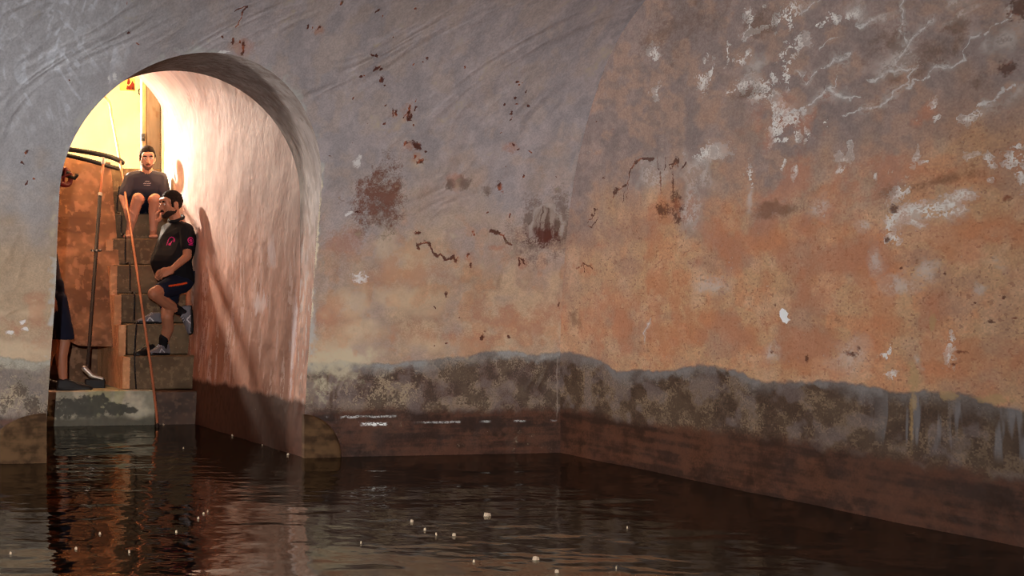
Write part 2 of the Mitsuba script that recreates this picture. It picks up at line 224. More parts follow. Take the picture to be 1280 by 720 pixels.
def plaster_back(p, n, uv):
    a, b = p.x, p.z
    big = fbm(a * 1.1 + 5, b * 1.1, 1.0, 3)
    mid = fbm(a * 5.0, b * 6.0, 3.0, 3)
    fine = fbm(a * 26, b * 26, 5.0, 3)
    g = noise(a * 120, b * 120, 1.0)
    n5 = fbm5(a * 8, b * 8, 41.0)
    h5 = fbm5(a * 10 + 9, b * 9, 43.0)                       # drifts of hue
    vert = fbm(a * 12, b * 2.2, 4.0, 3)                      # brush and run marks, upright
    w = (fine - .5) * 1.0 + (g - .5) * .5
    left = 1 - smoothstep(2.1, 3.4, a + (big - .5) * 1.2)
    c = mix(tone(138, 128, 128), tone(127, 119, 120), smoothstep(.35, .65, n5))
    c = mix(c, tone(143, 128, 120), .5 * smoothstep(.46, .68, h5))
    c = mix(c, mix(tone(118, 115, 117), tone(140, 137, 138), n5), left * .9)
    # sheen of the trowel marks, painted in the upper left as pale crossing strokes
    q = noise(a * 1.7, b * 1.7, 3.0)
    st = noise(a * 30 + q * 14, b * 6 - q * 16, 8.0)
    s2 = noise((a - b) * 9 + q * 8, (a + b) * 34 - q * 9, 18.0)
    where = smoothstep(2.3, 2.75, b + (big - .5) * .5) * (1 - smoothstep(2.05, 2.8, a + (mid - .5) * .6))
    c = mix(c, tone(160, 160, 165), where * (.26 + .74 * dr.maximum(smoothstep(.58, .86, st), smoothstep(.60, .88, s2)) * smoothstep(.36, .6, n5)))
    warm = 1 - smoothstep(1.35, 2.35, b + (big - .5) * .9 + (mid - .5) * .45)
    lowc = mix(tone(140, 114, 94), tone(155, 130, 106), smoothstep(.36, .64, n5))
    lowc = mix(lowc, tone(136, 116, 106), .8 * smoothstep(.42, .68, fbm5(a * 3, b * 3.6, 9.0)))
    lowc = mix(lowc, tone(150, 108, 78), .5 * smoothstep(.50, .68, h5))
    lowc = mix(lowc, mix(tone(130, 113, 96), tone(146, 122, 98), n5), left)
    c = mix(c, lowc, warm * .95)
    c = mix(c, mix(tone(134, 114, 94), tone(146, 122, 98), n5), .8 * left * (1 - smoothstep(1.75, 2.4, b + (big - .5) * .8 + (mid - .5) * .4)))
    c = c * (.93 + .14 * vert) * (.80 + .22 * g + .18 * fine)
    A, B = a, b
    a = a + (noise(A * 16, B * 16, 3.0) - .5) * .035 + (noise(A * 45, B * 45, 9.0) - .5) * .014
    b = b + (noise(A * 16 + 50, B * 16, 3.0) - .5) * .035 + (noise(A * 45 + 50, B * 45, 9.0) - .5) * .014
    c = mix(c, tone(180, 158, 130), .42 * inside(blobs(a, b, B_P), (n5 - .5) * 3.4 + w * .8, .95))
    c = mix(c, tone(146, 88, 60), .40 * inside(blobs(a, b, B_O), (n5 - .5) * 3.0 + w, .8))
    c = mix(c, tone(88, 72, 64), .75 * inside(blobs(a, b, B_D), (n5 - .5) * 1.8 + w * .9, .55))
    c = mix(c, tone(98, 52, 36), .65 * inside(blobs(a, b, B_NR[1:]), w * 1.8 + (n5 - .5) * 3, .7))
    c = mix(c, mix(tone(132, 118, 110), tone(84, 66, 58), smoothstep(.35, .6, fbm(a * 40, b * 5, 2.0, 3))), .85 * inside(blobs(a, b, B_N), w * .5, .2))
    c = mix(c, tone(70, 32, 25), .9 * inside(blobs(a, b, B_NR[:1]), w * 1.2, .6))
    c = mix(c, tone(150, 140, 134), .55 * inside(strokes(a, b, B_NL), w * 2.6, .8))
    # paler crust on the rim of the archway
    dx, dz = a - 3.15, dr.maximum(b - 2.05, 0)
    rim = dr.sqrt(dx * dx + dz * dz) - 1.0
    c = mix(c, tone(146, 144, 140), .75 * smoothstep(.05, .0, rim + (fine - .5) * .09) * smoothstep(.45, .58, n5 + .06 * left))
    c = mix(c, tone(190, 176, 152), .8 * smoothstep(.018, .006, dr.abs(rim - .006 + (fine - .5) * .012)) * smoothstep(1.0, 1.2, b) * (1 - smoothstep(2.1, 2.3, b)) * smoothstep(3.5, 3.6, a))
    c = mix(c, tone(186, 182, 180), .8 * inside(blobs(a, b, B_W), w * 2.2, .5))
    rust = mix(tone(62, 25, 13), tone(116, 58, 30), smoothstep(.42, .66, fine))
    c = mix(c, rust, .92 * inside(blobs(a, b, B_R) * 1.12, w * 1.5, .4))
    c = mix(c, rust, .9 * inside(strokes(a, b, B_R_LINES) * 1.15, w * 2.0, .6))
    a, b = A, B
    # the water line stands a little higher and paler left of the archway
    top = .775 + .06 * (1 - smoothstep(1.9, 2.4, a)) + .03 * noise(a * 3, 1.0)
    c = band(c, a, b, mid, fine, g, top, .36, mix(tone(120, 118, 116), tone(134, 128, 116), left), mix(tone(80, 62, 54), tone(98, 88, 78), left), tone(136, 118, 96), .55 * (1 - smoothstep(4.9, 5.4, a)) + .15)
    c = mix(c, tone(164, 152, 128), .7 * inside(blobs(a, b, [(4.24, .73, .15, .08), (4.44, .79, .14, .05), (4.20, .60, .07, .10)]), (n5 - .5) * 5 + w * 1.5, .9))
    c = mix(c, tone(128, 112, 100), .4 * smoothstep(.010, .003, dr.abs(a - 6.172 + (fine - .5) * .02)) * smoothstep(.25, .35, b) * (1 - smoothstep(.72, .80, b)))
    salt = smoothstep(.018, .008, dr.abs(b - .255 + (fine - .5) * .02)) * smoothstep(.36, .50, noise(a * 6, 2.0)) * smoothstep(4.2, 4.3, a) * (1 - smoothstep(4.80, 4.9, a))
    salt = dr.maximum(salt, .4 * smoothstep(.012, .004, dr.abs(b - .262 + (fine - .5) * .01)) * smoothstep(.5, .65, noise(a * 7, 5.0)) * smoothstep(4.9, 5.1, a))
    salt = dr.maximum(salt, .5 * smoothstep(.012, .004, dr.abs(b - .315 + (fine - .5) * .02)) * smoothstep(.45, .6, noise(a * 9, 15.0)) * smoothstep(4.25, 4.3, a) * (1 - smoothstep(4.85, 4.95, a)))
    return mix(c, tone(196, 192, 190), salt * (.25 + .75 * smoothstep(.42, .58, .5 * g + .5 * fine)))

def plaster_right(p, n, uv):
    a, b = p.y, p.z
    big = fbm(a * .75 + 2, b * 1.1, 11.0, 3)
    mid = fbm(a * 3.2, b * 6.0, 13.0, 3)
    fine = fbm(a * 11, b * 26, 15.0, 3)
    g = noise(a * 52, b * 120, 11.0)
    n5 = fbm5(a * 3.2, b * 8, 45.0)
    h5 = fbm5(a * 3.3 + 9, b * 8, 47.0)
    diag = fbm(a * 6 + b * 5, (b - a * .25) * 22, 4.0, 3)     # trowel marks that rise to the right
    vert = fbm(a * 10, b * 2.0, 14.0, 3)
    w = (fine - .5) * 1.0 + (g - .5) * .5
    c = mix(tone(124, 106, 100), tone(112, 97, 93), smoothstep(.38, .62, n5))
    c = mix(c, tone(134, 108, 94), .7 * smoothstep(.46, .64, h5))
    c = mix(c, tone(104, 92, 88), smoothstep(.5, .7, diag) * .5)
    warm = 1 - smoothstep(1.45, 2.4, b + (big - .5) * 1.2 + (mid - .5) * .6 + (a - 16) * .08)
    lowc = mix(tone(148, 110, 80), tone(157, 121, 90), smoothstep(.36, .64, n5))
    lowc = mix(lowc, tone(158, 106, 74), .6 * smoothstep(.44, .66, h5))
    lowc = mix(lowc, tone(148, 118, 94), .6 * smoothstep(17.0, 19.2, a + (mid - .5) * 2))
    lowc = mix(lowc, tone(166, 134, 108), .55 * smoothstep(.48, .68, fbm5(a * 3.2, b * 8, 19.0)))
    lowc = mix(lowc, tone(128, 94, 78), .6 * smoothstep(.46, .68, fbm5(a * 1.5, b * 4, 23.0)))
    c = mix(c, lowc, warm * .92)
    c = c * (.93 + .14 * vert) * (.78 + .26 * g + .18 * fine)
    A, B = a, b
    a = a + (noise(A * 6, B * 15, 3.0) - .5) * .12 + (noise(A * 17, B * 40, 9.0) - .5) * .06
    b = b + (noise(A * 6 + 50, B * 15, 3.0) - .5) * .045 + (noise(A * 17 + 50, B * 40, 9.0) - .5) * .02
    c = mix(c, tone(98, 60, 44), .45 * smoothstep(.70, .80, fbm(A * 26, B * 62, 27.0, 2)) * warm)      # pits
    c = mix(c, tone(152, 90, 58), .42 * inside(blobs(a, b, R_O), (n5 - .5) * 4.0 + w * .9, .9))
    c = mix(c, tone(80, 56, 40), .55 * inside(blobs(a, b, R_B), (n5 - .5) * 3.0 + w * .9, .8))
    brk = smoothstep(.34, .56, .5 * n5 + .5 * fine + (g - .5) * .2)
    hz = inside(blobs(a, b, R_W2), (n5 - .5) * 3.4 + w * 1.1, .8)
    c = mix(c, tone(160, 152, 146), .6 * hz * (.3 + .7 * brk))
    vs = strokes(a, b, R_V)
    c = mix(c, tone(150, 145, 141), .4 * inside(vs * .36, (n5 - .5) * 5 + w * 1.6, .8) * brk)
    c = mix(c, tone(166, 162, 159), .8 * inside(vs * 1.5, w * 2.4 + (n5 - .5) * 2.5, .6) * (.25 + .75 * brk))
    c = mix(c, tone(182, 177, 172), .95 * inside(blobs(a, b, R_W[1:]), w * 3.2 + (n5 - .5) * 2.6, .4) * (.25 + .75 * brk))
    c = mix(c, tone(235, 232, 230), .95 * inside(blobs(a, b, R_W[:1]), w * .6, .12))
    rust = mix(tone(62, 32, 20), tone(104, 56, 34), smoothstep(.42, .66, fine))
    c = mix(c, rust, .8 * inside(blobs(A, B, R_R) * 1.15, w * 1.7, .6))
    c = mix(c, rust, .85 * inside(strokes(a, b, R_R_LINES) * 1.15, w * 2.0, .6))
    a, b = A, B
    top = .76 + .05 * smoothstep(15.2, 15.8, a) * (1 - smoothstep(16.2, 17.2, a)) - .03 * smoothstep(18, 15, a)
    c = band(c, a * .45, b, mid, fine, g, top, .37, tone(98, 92, 90), tone(60, 44, 34), tone(116, 96, 76), .45)
    c = mix(c, tone(112, 110, 112), .5 * smoothstep(.48, .62, fbm(a * 9, b * 2.5, 6.0, 3)) * smoothstep(.40, .5, b) * (1 - smoothstep(.68, .76, b)) * (1 - smoothstep(13.2, 13.9, a)))
    c = mix(c, tone(142, 116, 80), .6 * inside(blobs(a, b, R_Y), w * 1.4 + (n5 - .5) * 1.5, .5))
    return c

def plaster_stair(p, n, uv):               # right side and vault of the stairwell
    a, b = p.y, p.z
    big = fbm(a * .9, b * 1.4 + p.x, 31.0, 3)
    mid = fbm(a * 3.0, b * 3.4 + p.x * 3, 33.0, 3)
    run = fbm(a * 7, b * 2.0 + p.x * 2, 35.0, 4)             # upright runs
    fine = fbm(a * 16, b * 22 + p.x * 20, 37.0, 3)
    hi = smoothstep(1.25, 2.25, b + (big - .5) * .8 + (mid - .5) * .5)
    c = mix(tone(128, 86, 67), tone(152, 110, 91), smoothstep(.35, .65, mid))
    c = mix(c, tone(168, 144, 134), .55 * smoothstep(.54, .72, run) * smoothstep(.4, .6, fine + .1))
    up = mix(tone(156, 132, 122), tone(144, 118, 108), smoothstep(.4, .7, mid))
    up = mix(up, tone(166, 148, 138), .4 * smoothstep(.55, .75, run))
    c = mix(c, up, hi)
    c = c * (.88 + .24 * fine)
    c = mix(c, tone(172, 158, 156), .8 * inside(blobs(a, b, [(20.35, .95, .09, .30), (21.4, 1.62, .12, .10), (21.9, 1.2, .3, .07)]), (run - .5) * 2 + (fine - .5), .6))
    e = .44 + (mid - .5) * .07 + (fine - .5) * .03
    foot = 1 - smoothstep(e - .03, e + .03, b)
    return mix(c, mix(tone(50, 27, 18), tone(66, 38, 26), fine), foot)

def plaster_arch(p, n, uv):                # the inner face of the archway: grey-brown plaster, warmer in hue low down, wet foot
    mid = fbm(p.x * 7, p.z * 7, p.y * 3, 3)
    fine = fbm(p.x * 24, p.z * 24, p.y * 8, 3)
    run = fbm(p.x * 30 + p.z * 9, p.z * 5, p.y * 14, 3)
    low_warm = 1 - smoothstep(1.2, 2.1, p.z + (mid - .5) * .6)
    c = mix(mix(tone(118, 106, 100), tone(132, 120, 114), smoothstep(.38, .62, mid)), mix(tone(128, 92, 76), tone(146, 110, 93), smoothstep(.38, .62, mid)), low_warm)
    c = mix(c, tone(144, 136, 130), .5 * smoothstep(.58, .72, run))
    c = mix(c, tone(98, 84, 76), .5 * smoothstep(.44, .32, run))
    e = .44 + (mid - .5) * .07
    foot = 1 - smoothstep(e - .03, e + .03, p.z)
    return mix(c, mix(tone(50, 27, 18), tone(66, 37, 26), fine), foot) * (.88 + .24 * fine)

def trowel(p, n, uv):                      # height of the plaster's skin, 0 to 1
    a, b = p.x + p.y * .9, p.z
    w = noise(a * 2.2, b * 2.2, 3.0)
    s = noise(a * 5 + w * 5, b * 7 - w * 4, 1.0)
    r = 1 - dr.abs(2 * noise(a * 9 + w * 7, b * 4 - w * 3, 8.0) - 1)
    return smoothstep(.2, .6, b) * (.34 * s + .36 * r) + .16 * noise(a * 24, b * 24, 5.0) + .08 * noise(a * 70, b * 70, 6.0)

def pitted(p, n, uv):
    a, b = p.y, p.z
    s = noise(a * 3 + b * 2, b * 9 - a * 2, 1.0)
    return .4 * s + .3 * noise(a * 12, b * 16, 5.0) + .2 * noise(a * 34, b * 44, 6.0)

def slime(p, n, uv):                       # the wet or smooth-trowelled places are glossier
    return .66 - .12 * smoothstep(.4, .7, noise(p.x * 3 + p.y * 3, p.z * 3, 2.0))

def mat(key, color, rough=.6, spec=.4, bump=None, scale=.01, **more):
    b = {'type': 'principled', 'base_color': color if isinstance(color, dict) else {'type': 'rgb', 'value': list(color)}, 'roughness': rough, 'specular': spec, **more}
    if bump:
        b = {'type': 'bumpmap', 'texture': proc(bump, eps=.004), 'scale': scale, 'bsdf': b}
    scene[key] = {'type': 'twosided', 'bsdf': b}

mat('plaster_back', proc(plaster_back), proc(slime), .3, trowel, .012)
mat('plaster_right', proc(plaster_right), proc(slime), .3, pitted, .012)
mat('plaster_arch', proc(plaster_arch), .75, .25, trowel, .010)
mat('plaster_stair', proc(plaster_stair), .8, .2, pitted, .012)

def stone(k1, k2, k3):
    def f(p, n, uv):
        mid = fbm(p.x * 5, p.z * 7, p.y * 5, 3)
        fine = fbm(p.x * 30, p.z * 30, p.y * 30, 3)
        c = mix(tone(*k1), tone(*k2), smoothstep(.35, .65, mid))
        c = mix(c, tone(*k3), .6 * smoothstep(.55, .75, fine))
        return c * (.85 + .3 * fine)
    return f

def mossy(p, n, uv):                       # front of the landing: pale lime, black mould with a lobed outline, green-black wet foot
    mid = fbm(p.x * 6, p.z * 8, 2.0, 3)
    fine = fbm(p.x * 28, p.z * 28, 4.0, 3)
    c = mix(tone(122, 118, 100), tone(152, 146, 126), smoothstep(.4, .65, mid))
    c = mix(c, tone(128, 128, 84), .5 * smoothstep(.55, .7, fbm(p.x * 9, p.z * 3, 9.0, 2)))
    mould = inside(blobs(p.x, p.z, [(2.95, .17, .30, .10), (2.75, .13, .12, .05), (3.12, .22, .12, .07), (3.3, .17, .15, .06), (3.45, .15, .08, .04)]), (fine - .5) * 1.4 + (mid - .5) * .8, .3)
    c = mix(c, tone(40, 38, 28), .9 * mould)
    foot = 1 - smoothstep(.05, .12, p.z + (mid - .5) * .06)
    c = mix(c, tone(74, 70, 56), foot)
    return c * (.8 + .4 * fine)

mat('step_stone', proc(stone((84, 67, 48), (70, 55, 38), (102, 85, 63))), .7, .3, pitted, .01)
mat('step_stone_worn', proc(stone((92, 75, 54), (77, 61, 43), (110, 92, 69))), .7, .3, pitted, .01)
mat('landing_mossy', proc(mossy), .55, .4)
mat('landing_brown', proc(stone((66, 45, 32), (50, 33, 23), (82, 60, 44))), .6, .4)
mat('stair_side_lit', proc(stone((168, 124, 88), (148, 104, 72), (182, 142, 106))), .8, .2)  # light on the left side of the flight, put into a paler colour

def earthy(p, n, uv):                      # rough orange-brown render under the upper floor
    mid = fbm(p.x * 4, p.z * 4, 51.0, 4)
    fine = fbm(p.x * 18, p.z * 18, 53.0, 3)
    c = mix(tone(112, 82, 60), tone(88, 62, 45), smoothstep(.35, .65, mid))
    c = mix(c, tone(136, 100, 76), .5 * smoothstep(.52, .7, fine))
    c = mix(c, tone(150, 112, 84), .6 * inside(blobs(p.x, p.z, [(2.95, 1.15, .09, .08), (3.0, 1.7, .12, .05)]), (fine - .5) * 1.5, .4))
    return c * (.85 + .3 * fine)

def yellow(p, n, uv):
    m = fbm(p.x * 2 + p.y * 2, p.z * 2, 61.0, 3)
    return mix(tone(190, 174, 146), tone(184, 166, 136), m)

mat('earthy', proc(earthy), .8, .2, pitted, .02)
mat('yellow_paint', proc(yellow), .6, .3)
mat('old_room', lin((120, 104, 94), 1.75), .8, .2)

def wood(p, n, uv):
    gr = fbm(p.x * 60 + noise(p.z * 3) * 2, p.y * 60, p.z * 4, 3)
    return mix(tone(104, 82, 56), tone(136, 112, 82), gr)

def grey_wood(p, n, uv):
    gr = fbm(p.x * 60, p.y * 60, p.z * 5, 3)
    return mix(mix(tone(66, 58, 50), tone(88, 78, 68), gr), tone(70, 52, 36), .7 * smoothstep(.6, .72, fbm(p.x * 20, p.y * 20, p.z * 9, 2)))

mat('door_wood', proc(wood), .6, .3)
mat('door_grey', proc(grey_wood), .7, .3)

def ripple(p, n, uv):
    x, y = p.x, p.y
    w = noise(x * .5, y * .4, 1.0)
    h = .55 * noise(x * .9 + w, y * 1.1 - w * .6, 3.0)
    h = h + .25 * noise(x * 3.0 + w * 2, y * 3.4, 5.0)
    return h + .09 * noise(x * 9.5 + w * 4, y * 7.5 - w, 8.0) + .020 * noise(x * 24, y * 17, 9.0)

scene['water_skin'] = {'type': 'bumpmap', 'texture': proc(ripple, eps=.01), 'scale': .022,
                       'bsdf': {'type': 'plastic', 'int_ior': 1.333, 'diffuse_reflectance': {'type': 'rgb', 'value': [.013, .009, .006]}, 'nonlinear': True, 'specular_reflectance': {'type': 'rgb', 'value': [.58, .56, .52]}}}
def flat(key, rgb, rough=.6, spec=.4, k=1.0, **more):
    mat(key, lin(rgb, k), rough, spec, **more)
flat('skin', (196, 140, 112), .5, .4)
flat('skin_tan', (172, 116, 88), .5, .4)
flat('lip', (160, 92, 82), .45, .4)
flat('eye_white', (225, 220, 212), .2, .5)
flat('eye_dark', (28, 20, 16), .15, .5)
flat('hair', (30, 22, 18), .85, .15)
flat('stubble', (104, 70, 54), .7, .3)
flat('dark_beard', (44, 30, 24), .8, .2)
flat('grey_cloth', (66, 63, 70), .85, .2, sheen=.4)
flat('black_cloth', (17, 16, 20), .8, .25, sheen=.3)
flat('navy_cloth', (22, 27, 46), .85, .2, sheen=.3)
flat('pink_print', (206, 40, 120), .7, .3)
flat('orange_trim', (226, 84, 40), .6, .3)
flat('pale_print', (168, 160, 158), .7, .3)
flat('sneaker_grey', (112, 110, 116), .6, .4)
flat('sneaker_pale', (196, 194, 198), .6, .4)
flat('rubber_black', (20, 19, 20), .6, .4)
flat('copper', (176, 112, 80), .42, .5, metallic=.25)
flat('black_pole', (26, 24, 26), .45, .5)
flat('steel', (180, 176, 168), .35, .5, metallic=.7)
flat('red_paint', (88, 18, 16), .6, .4)
flat('pale_fleck', (196, 172, 146), .7, .3)
flat('lamp_black', (30, 30, 32), .5, .4)
flat('poster_tan', (214, 176, 112), .6, .3)
flat('poster_red', (110, 26, 14), .6, .3)
flat('poster_dark', (48, 16, 10), .6, .3)

def footing(p, n, uv):
    fine = fbm(p.x * 20, p.z * 20, 3.0, 3)
    return mix(tone(48, 33, 22), tone(78, 57, 38), smoothstep(.3, .7, .5 * fine + .5 * fbm(p.x * 3, p.z * 24, 6.0, 3)))
mat('footing_brown', proc(footing), .85, .1)

# ---------------------------------------------------------------- the cistern
YW, ZS, RV = 19.72, 0.8, 2.73             # foot of the back wall, where it starts to curve, radius of the vault
XR, XL = 6.2, -9.0
ARC_Z, ARC_R = 2.05, 1.0                  # springing and radius of the archway
YB = 20.2                                 # back of the archway's thickness
VAULT_Z, Y_END = 2.75, 26.75              # stairwell vault and where it ends

def arch_x(z):                            # the archway leans a little
    t = np.clip(np.asarray(z, float) / 1.5, 0, 1)
    return 3.09 + .07 * t * t * (3 - 2 * t)

def wall_y(z):
    d = np.clip(np.asarray(z, float) - ZS, 0, RV)
    return YW - (RV - np.sqrt(np.maximum(RV * RV - d * d, 0)))

def uneven(P, n, amp, freq, seed):
    h = meshkit.fbm(P * freq, 3, seed) - .5
    return P + np.asarray(n) * (h * 2 * amp)[..., None]

def back_points(X, Z):
    X, Z = np.broadcast_arrays(X, Z)
    Y = wall_y(Z)
    P = np.stack([X, Y, Z], -1)
    h = (meshkit.fbm(np.stack([X * 1.3, Z * 1.3, Z * 0], -1), 3, 4) - .5) * .05
    P[..., 1] -= h * np.clip((Z + .2) / .5, .2, 1)
    return P

ztop = ZS + RV - .001
zs = ZS + RV * np.sin(np.linspace(0, np.pi / 2, 90)) - .0005
zcol = np.r_[np.linspace(-1.0, ZS, 34)[:-1], zs]
def strip(xs, zlo):
    t = np.linspace(0, 1, 120)
    cols = []
    for x, z0 in zip(xs, zlo):
        q = zcol if z0 < -.9 else None
        s0 = z0
        if q is None:                      # even steps along the curve from z0 up to the crown
            a0 = math.asin(min(max((z0 - ZS) / RV, 0), 1))
            q = ZS + RV * np.sin(a0 + (np.pi / 2 - a0) * t) - .0005
        else:
            q = np.interp(np.linspace(0, 1, 120), np.linspace(0, 1, len(zcol)), zcol)
        cols.append(back_points(np.full(120, x) if np.isscalar(x) else x(q), q))
    return grid(np.array(cols))
th = np.linspace(np.pi, 0, 81)
xm = 3.16 + ARC_R * np.cos(th)
zm = ARC_Z + ARC_R * np.sin(th)
jl = lambda q: arch_x(np.minimum(q, ARC_Z)) - ARC_R
jr = lambda q: arch_x(np.minimum(q, ARC_Z)) + ARC_R
def between(f0, f1, n):
    return [(lambda q, k=k: f0(q) * (1 - k) + f1(q) * k) for k in np.linspace(0, 1, n)]
left = strip(between(lambda q: q * 0 - 9.0, lambda q: q * 0 + 1.2, 70)[:-1] + between(lambda q: q * 0 + 1.2, jl, 30), [-1.0] * 99)
right_ = strip(between(jr, lambda q: q * 0 + 6.24, 60), [-1.0] * 60)
mid_ = strip(list(xm), list(zm))
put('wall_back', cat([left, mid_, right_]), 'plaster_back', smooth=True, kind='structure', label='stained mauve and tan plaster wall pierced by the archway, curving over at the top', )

# the archway's inner face, from the curved wall back to the stairwell
def profile(zc, r, zlow=-1.0, n=60, m=40, zmid=None):
    zz = np.linspace(zlow, zc, m)
    L_ = np.stack([arch_x(np.minimum(zz, ARC_Z)) - r, zz], 1)
    a = np.linspace(np.pi, 0, n)
    A = np.stack([3.16 + r * np.cos(a), zc + r * np.sin(a)], 1)
    R_ = np.stack([arch_x(np.minimum(zz, ARC_Z)) + r, zz], 1)[::-1]
    return np.vstack([L_, A[1:-1], R_])
pr = profile(ARC_Z, ARC_R, n=81, m=60)
front = back_points(pr[:, 0], pr[:, 1])
rows = []
for k in np.r_[0, .04, np.linspace(.1, 1, 12)]:
    P = front.copy()
    P[:, 1] = front[:, 1] * (1 - k) + YB * k
    cx, cz = arch_x(np.minimum(pr[:, 1], ARC_Z)), np.minimum(pr[:, 1], ARC_Z)
    rad = np.stack([pr[:, 0] - cx, np.where(pr[:, 1] > ARC_Z, pr[:, 1] - ARC_Z, 0)], 1)
    rad = rad / np.linalg.norm(rad, axis=1, keepdims=True)
    h = (meshkit.fbm(P * 2.2, 3, 8) - .5) * .03 * min(1, k * 4) * (k < .999)
    P[:, 0] -= rad[:, 0] * h
    P[:, 2] -= rad[:, 1] * h
    rows.append(P)
put('wall_arch', grid(np.array(rows)), 'plaster_arch', smooth=True, kind='structure', label='inner face of the archway through the wall')

# the stairwell: two walls under a barrel vault that stands higher than the archway
pv = profile(VAULT_Z, ARC_R, n=61, m=60)
ys = np.linspace(YB, Y_END, 80)
Pv = np.stack([np.broadcast_to(pv[:, 0], (80, len(pv))), np.broadcast_to(ys[:, None], (80, len(pv))), np.broadcast_to(pv[:, 1], (80, len(pv)))], -1).copy()
rad = np.stack([pv[:, 0] - arch_x(np.minimum(pv[:, 1], ARC_Z)), np.where(pv[:, 1] > VAULT_Z, pv[:, 1] - VAULT_Z, 0)], 1)
rad /= np.linalg.norm(rad, axis=1, keepdims=True)
h = (meshkit.fbm(Pv * 1.6, 3, 21) - .5) * .05 * np.clip((ys - YB) / .4, 0, 1)[:, None]
Pv[..., 0] -= rad[None, :, 0] * h
Pv[..., 2] -= rad[None, :, 1] * h
put('wall_stairwell', grid(Pv), 'plaster_stair', smooth=True, kind='structure', label='pinkish limewashed walls and barrel vault of the stairwell')
# the face that closes the gap between archway and higher vault (seen only from the stairs)
outer = Polygon(np.vstack([[(4.6, -1), (1.6, -1)], [(1.6, 4.4), (4.6, 4.4)]]))
hole = Polygon(profile(ARC_Z, ARC_R + .012, zlow=-2))
lintel = trimesh.creation.extrude_polygon(outer.difference(hole), .06)
lintel.apply_transform([[1, 0, 0, 0], [0, 0, -1, YB], [0, 1, 0, 0], [0, 0, 0, 1]])
put('wall_lintel', lintel, 'old_room', smooth=False, kind='structure')

# side, rear and ceiling of the cistern
def right_wall():
    y = np.r_[np.linspace(-3, 10, 20)[:-1], np.linspace(10, 19.9, 220)]
    z = np.linspace(-1, 3.6, 110)
    Yg, Zg = np.meshgrid(y, z, indexing='ij')
    P = np.stack([np.full(Yg.shape, XR), Yg, Zg], -1)
    h = (meshkit.fbm(np.stack([Yg * .9, Zg * 1.2, Zg * 0], -1), 3, 12) - .5) * .05
    P[..., 0] -= h * np.clip((19.9 - Yg) / 1.0, 0.1, 1)
    return grid(P)
put('wall_right', right_wall(), 'plaster_right', smooth=True, kind='structure', label='flat end wall of orange-brown plaster with white efflorescence')
def sheet(a, b, c, d, n=2, m=2):
    a, b, c, d = (np.asarray(x, float) for x in (a, b, c, d))
    s, t = np.meshgrid(np.linspace(0, 1, n), np.linspace(0, 1, m), indexing='ij')
    return grid((a * ((1 - s) * (1 - t))[..., None] + b * (s * (1 - t))[..., None] + c * (s * t)[..., None] + d * ((1 - s) * t)[..., None]))
put('ceiling', tri(rbox((XL - .2, -3.2, ztop - .005), (XR + .2, YW - RV + .02, ztop + .25))), 'old_room', smooth=False, kind='structure')
put('wall_left', tri(rbox((XL - .25, -3.2, -1), (XL, YW + .2, ztop + .1))), 'old_room', smooth=False, kind='structure')
put('wall_rear', tri(rbox((XL - .2, -3.25, -1), (XR + .2, -3, ztop + .1))), 'old_room', smooth=False, kind='structure')
put('floor', tri(rbox((XL - .2, -3.2, -1.2), (XR + .2, 26.9, -1.0))), 'old_room', smooth=False, kind='structure')

put('cistern_water', cat([sheet((XL, -3, 0), (XR + .03, -3, 0), (XR + .03, 19.78, 0), (XL, 19.78, 0)), sheet((2.0, 19.78, 0), (4.2, 19.78, 0), (4.2, 24.95, 0), (2.0, 24.95, 0))]),
    'water_skin', smooth=False, label='dark still water filling the cistern, reflecting the archway', cat='water')

# rounded plaster footings at both jambs
def foot(x0, x1, zt, depth):
    n = 28
    t = np.linspace(0, np.pi / 2, n)
    s = 1 if x1 > x0 else -1
    w = abs(x1 - x0)
    out = []
    for inset, dy in ((0, 0), (0, .6), (.012, .86), (.035, 1)):
        out.append(np.stack([x0 + s * (w - inset) * np.cos(t), YW + .02 - (depth + .02) * dy + 0 * t, (zt - inset) * np.sin(t)], 1))
    ring = []
    for P in out:
        Q = np.vstack([[P[0][0], P[0][1], -.9], P, [x0 - s * .004, P[-1][1], P[-1][2]], [x0 - s * .004, P[0][1], -.9]])
        ring.append(Q)
    n = len(ring[0])
    V = np.vstack(ring + [ring[-1].mean(0)[None]])
    F = []
    for k in range(3):
        for j in range(n):
            i = (j + 1) % n
            F += [[k * n + j, k * n + i, (k + 1) * n + i], [k * n + j, (k + 1) * n + i, (k + 1) * n + j]]
    for j in range(n):
        F.append([3 * n + j, 3 * n + (j + 1) % n, 4 * n])
    m = trimesh.Trimesh(V, F, process=False)
    return m
put('trim_1', foot(2.085, 1.62, .375, .07), 'footing_brown', kind='structure', label='brown rounded plaster footing left of the archway')
put('trim_2', foot(4.085, 4.385, .34, .07), 'footing_brown', kind='structure', label='brown rounded plaster footing right of the archway')

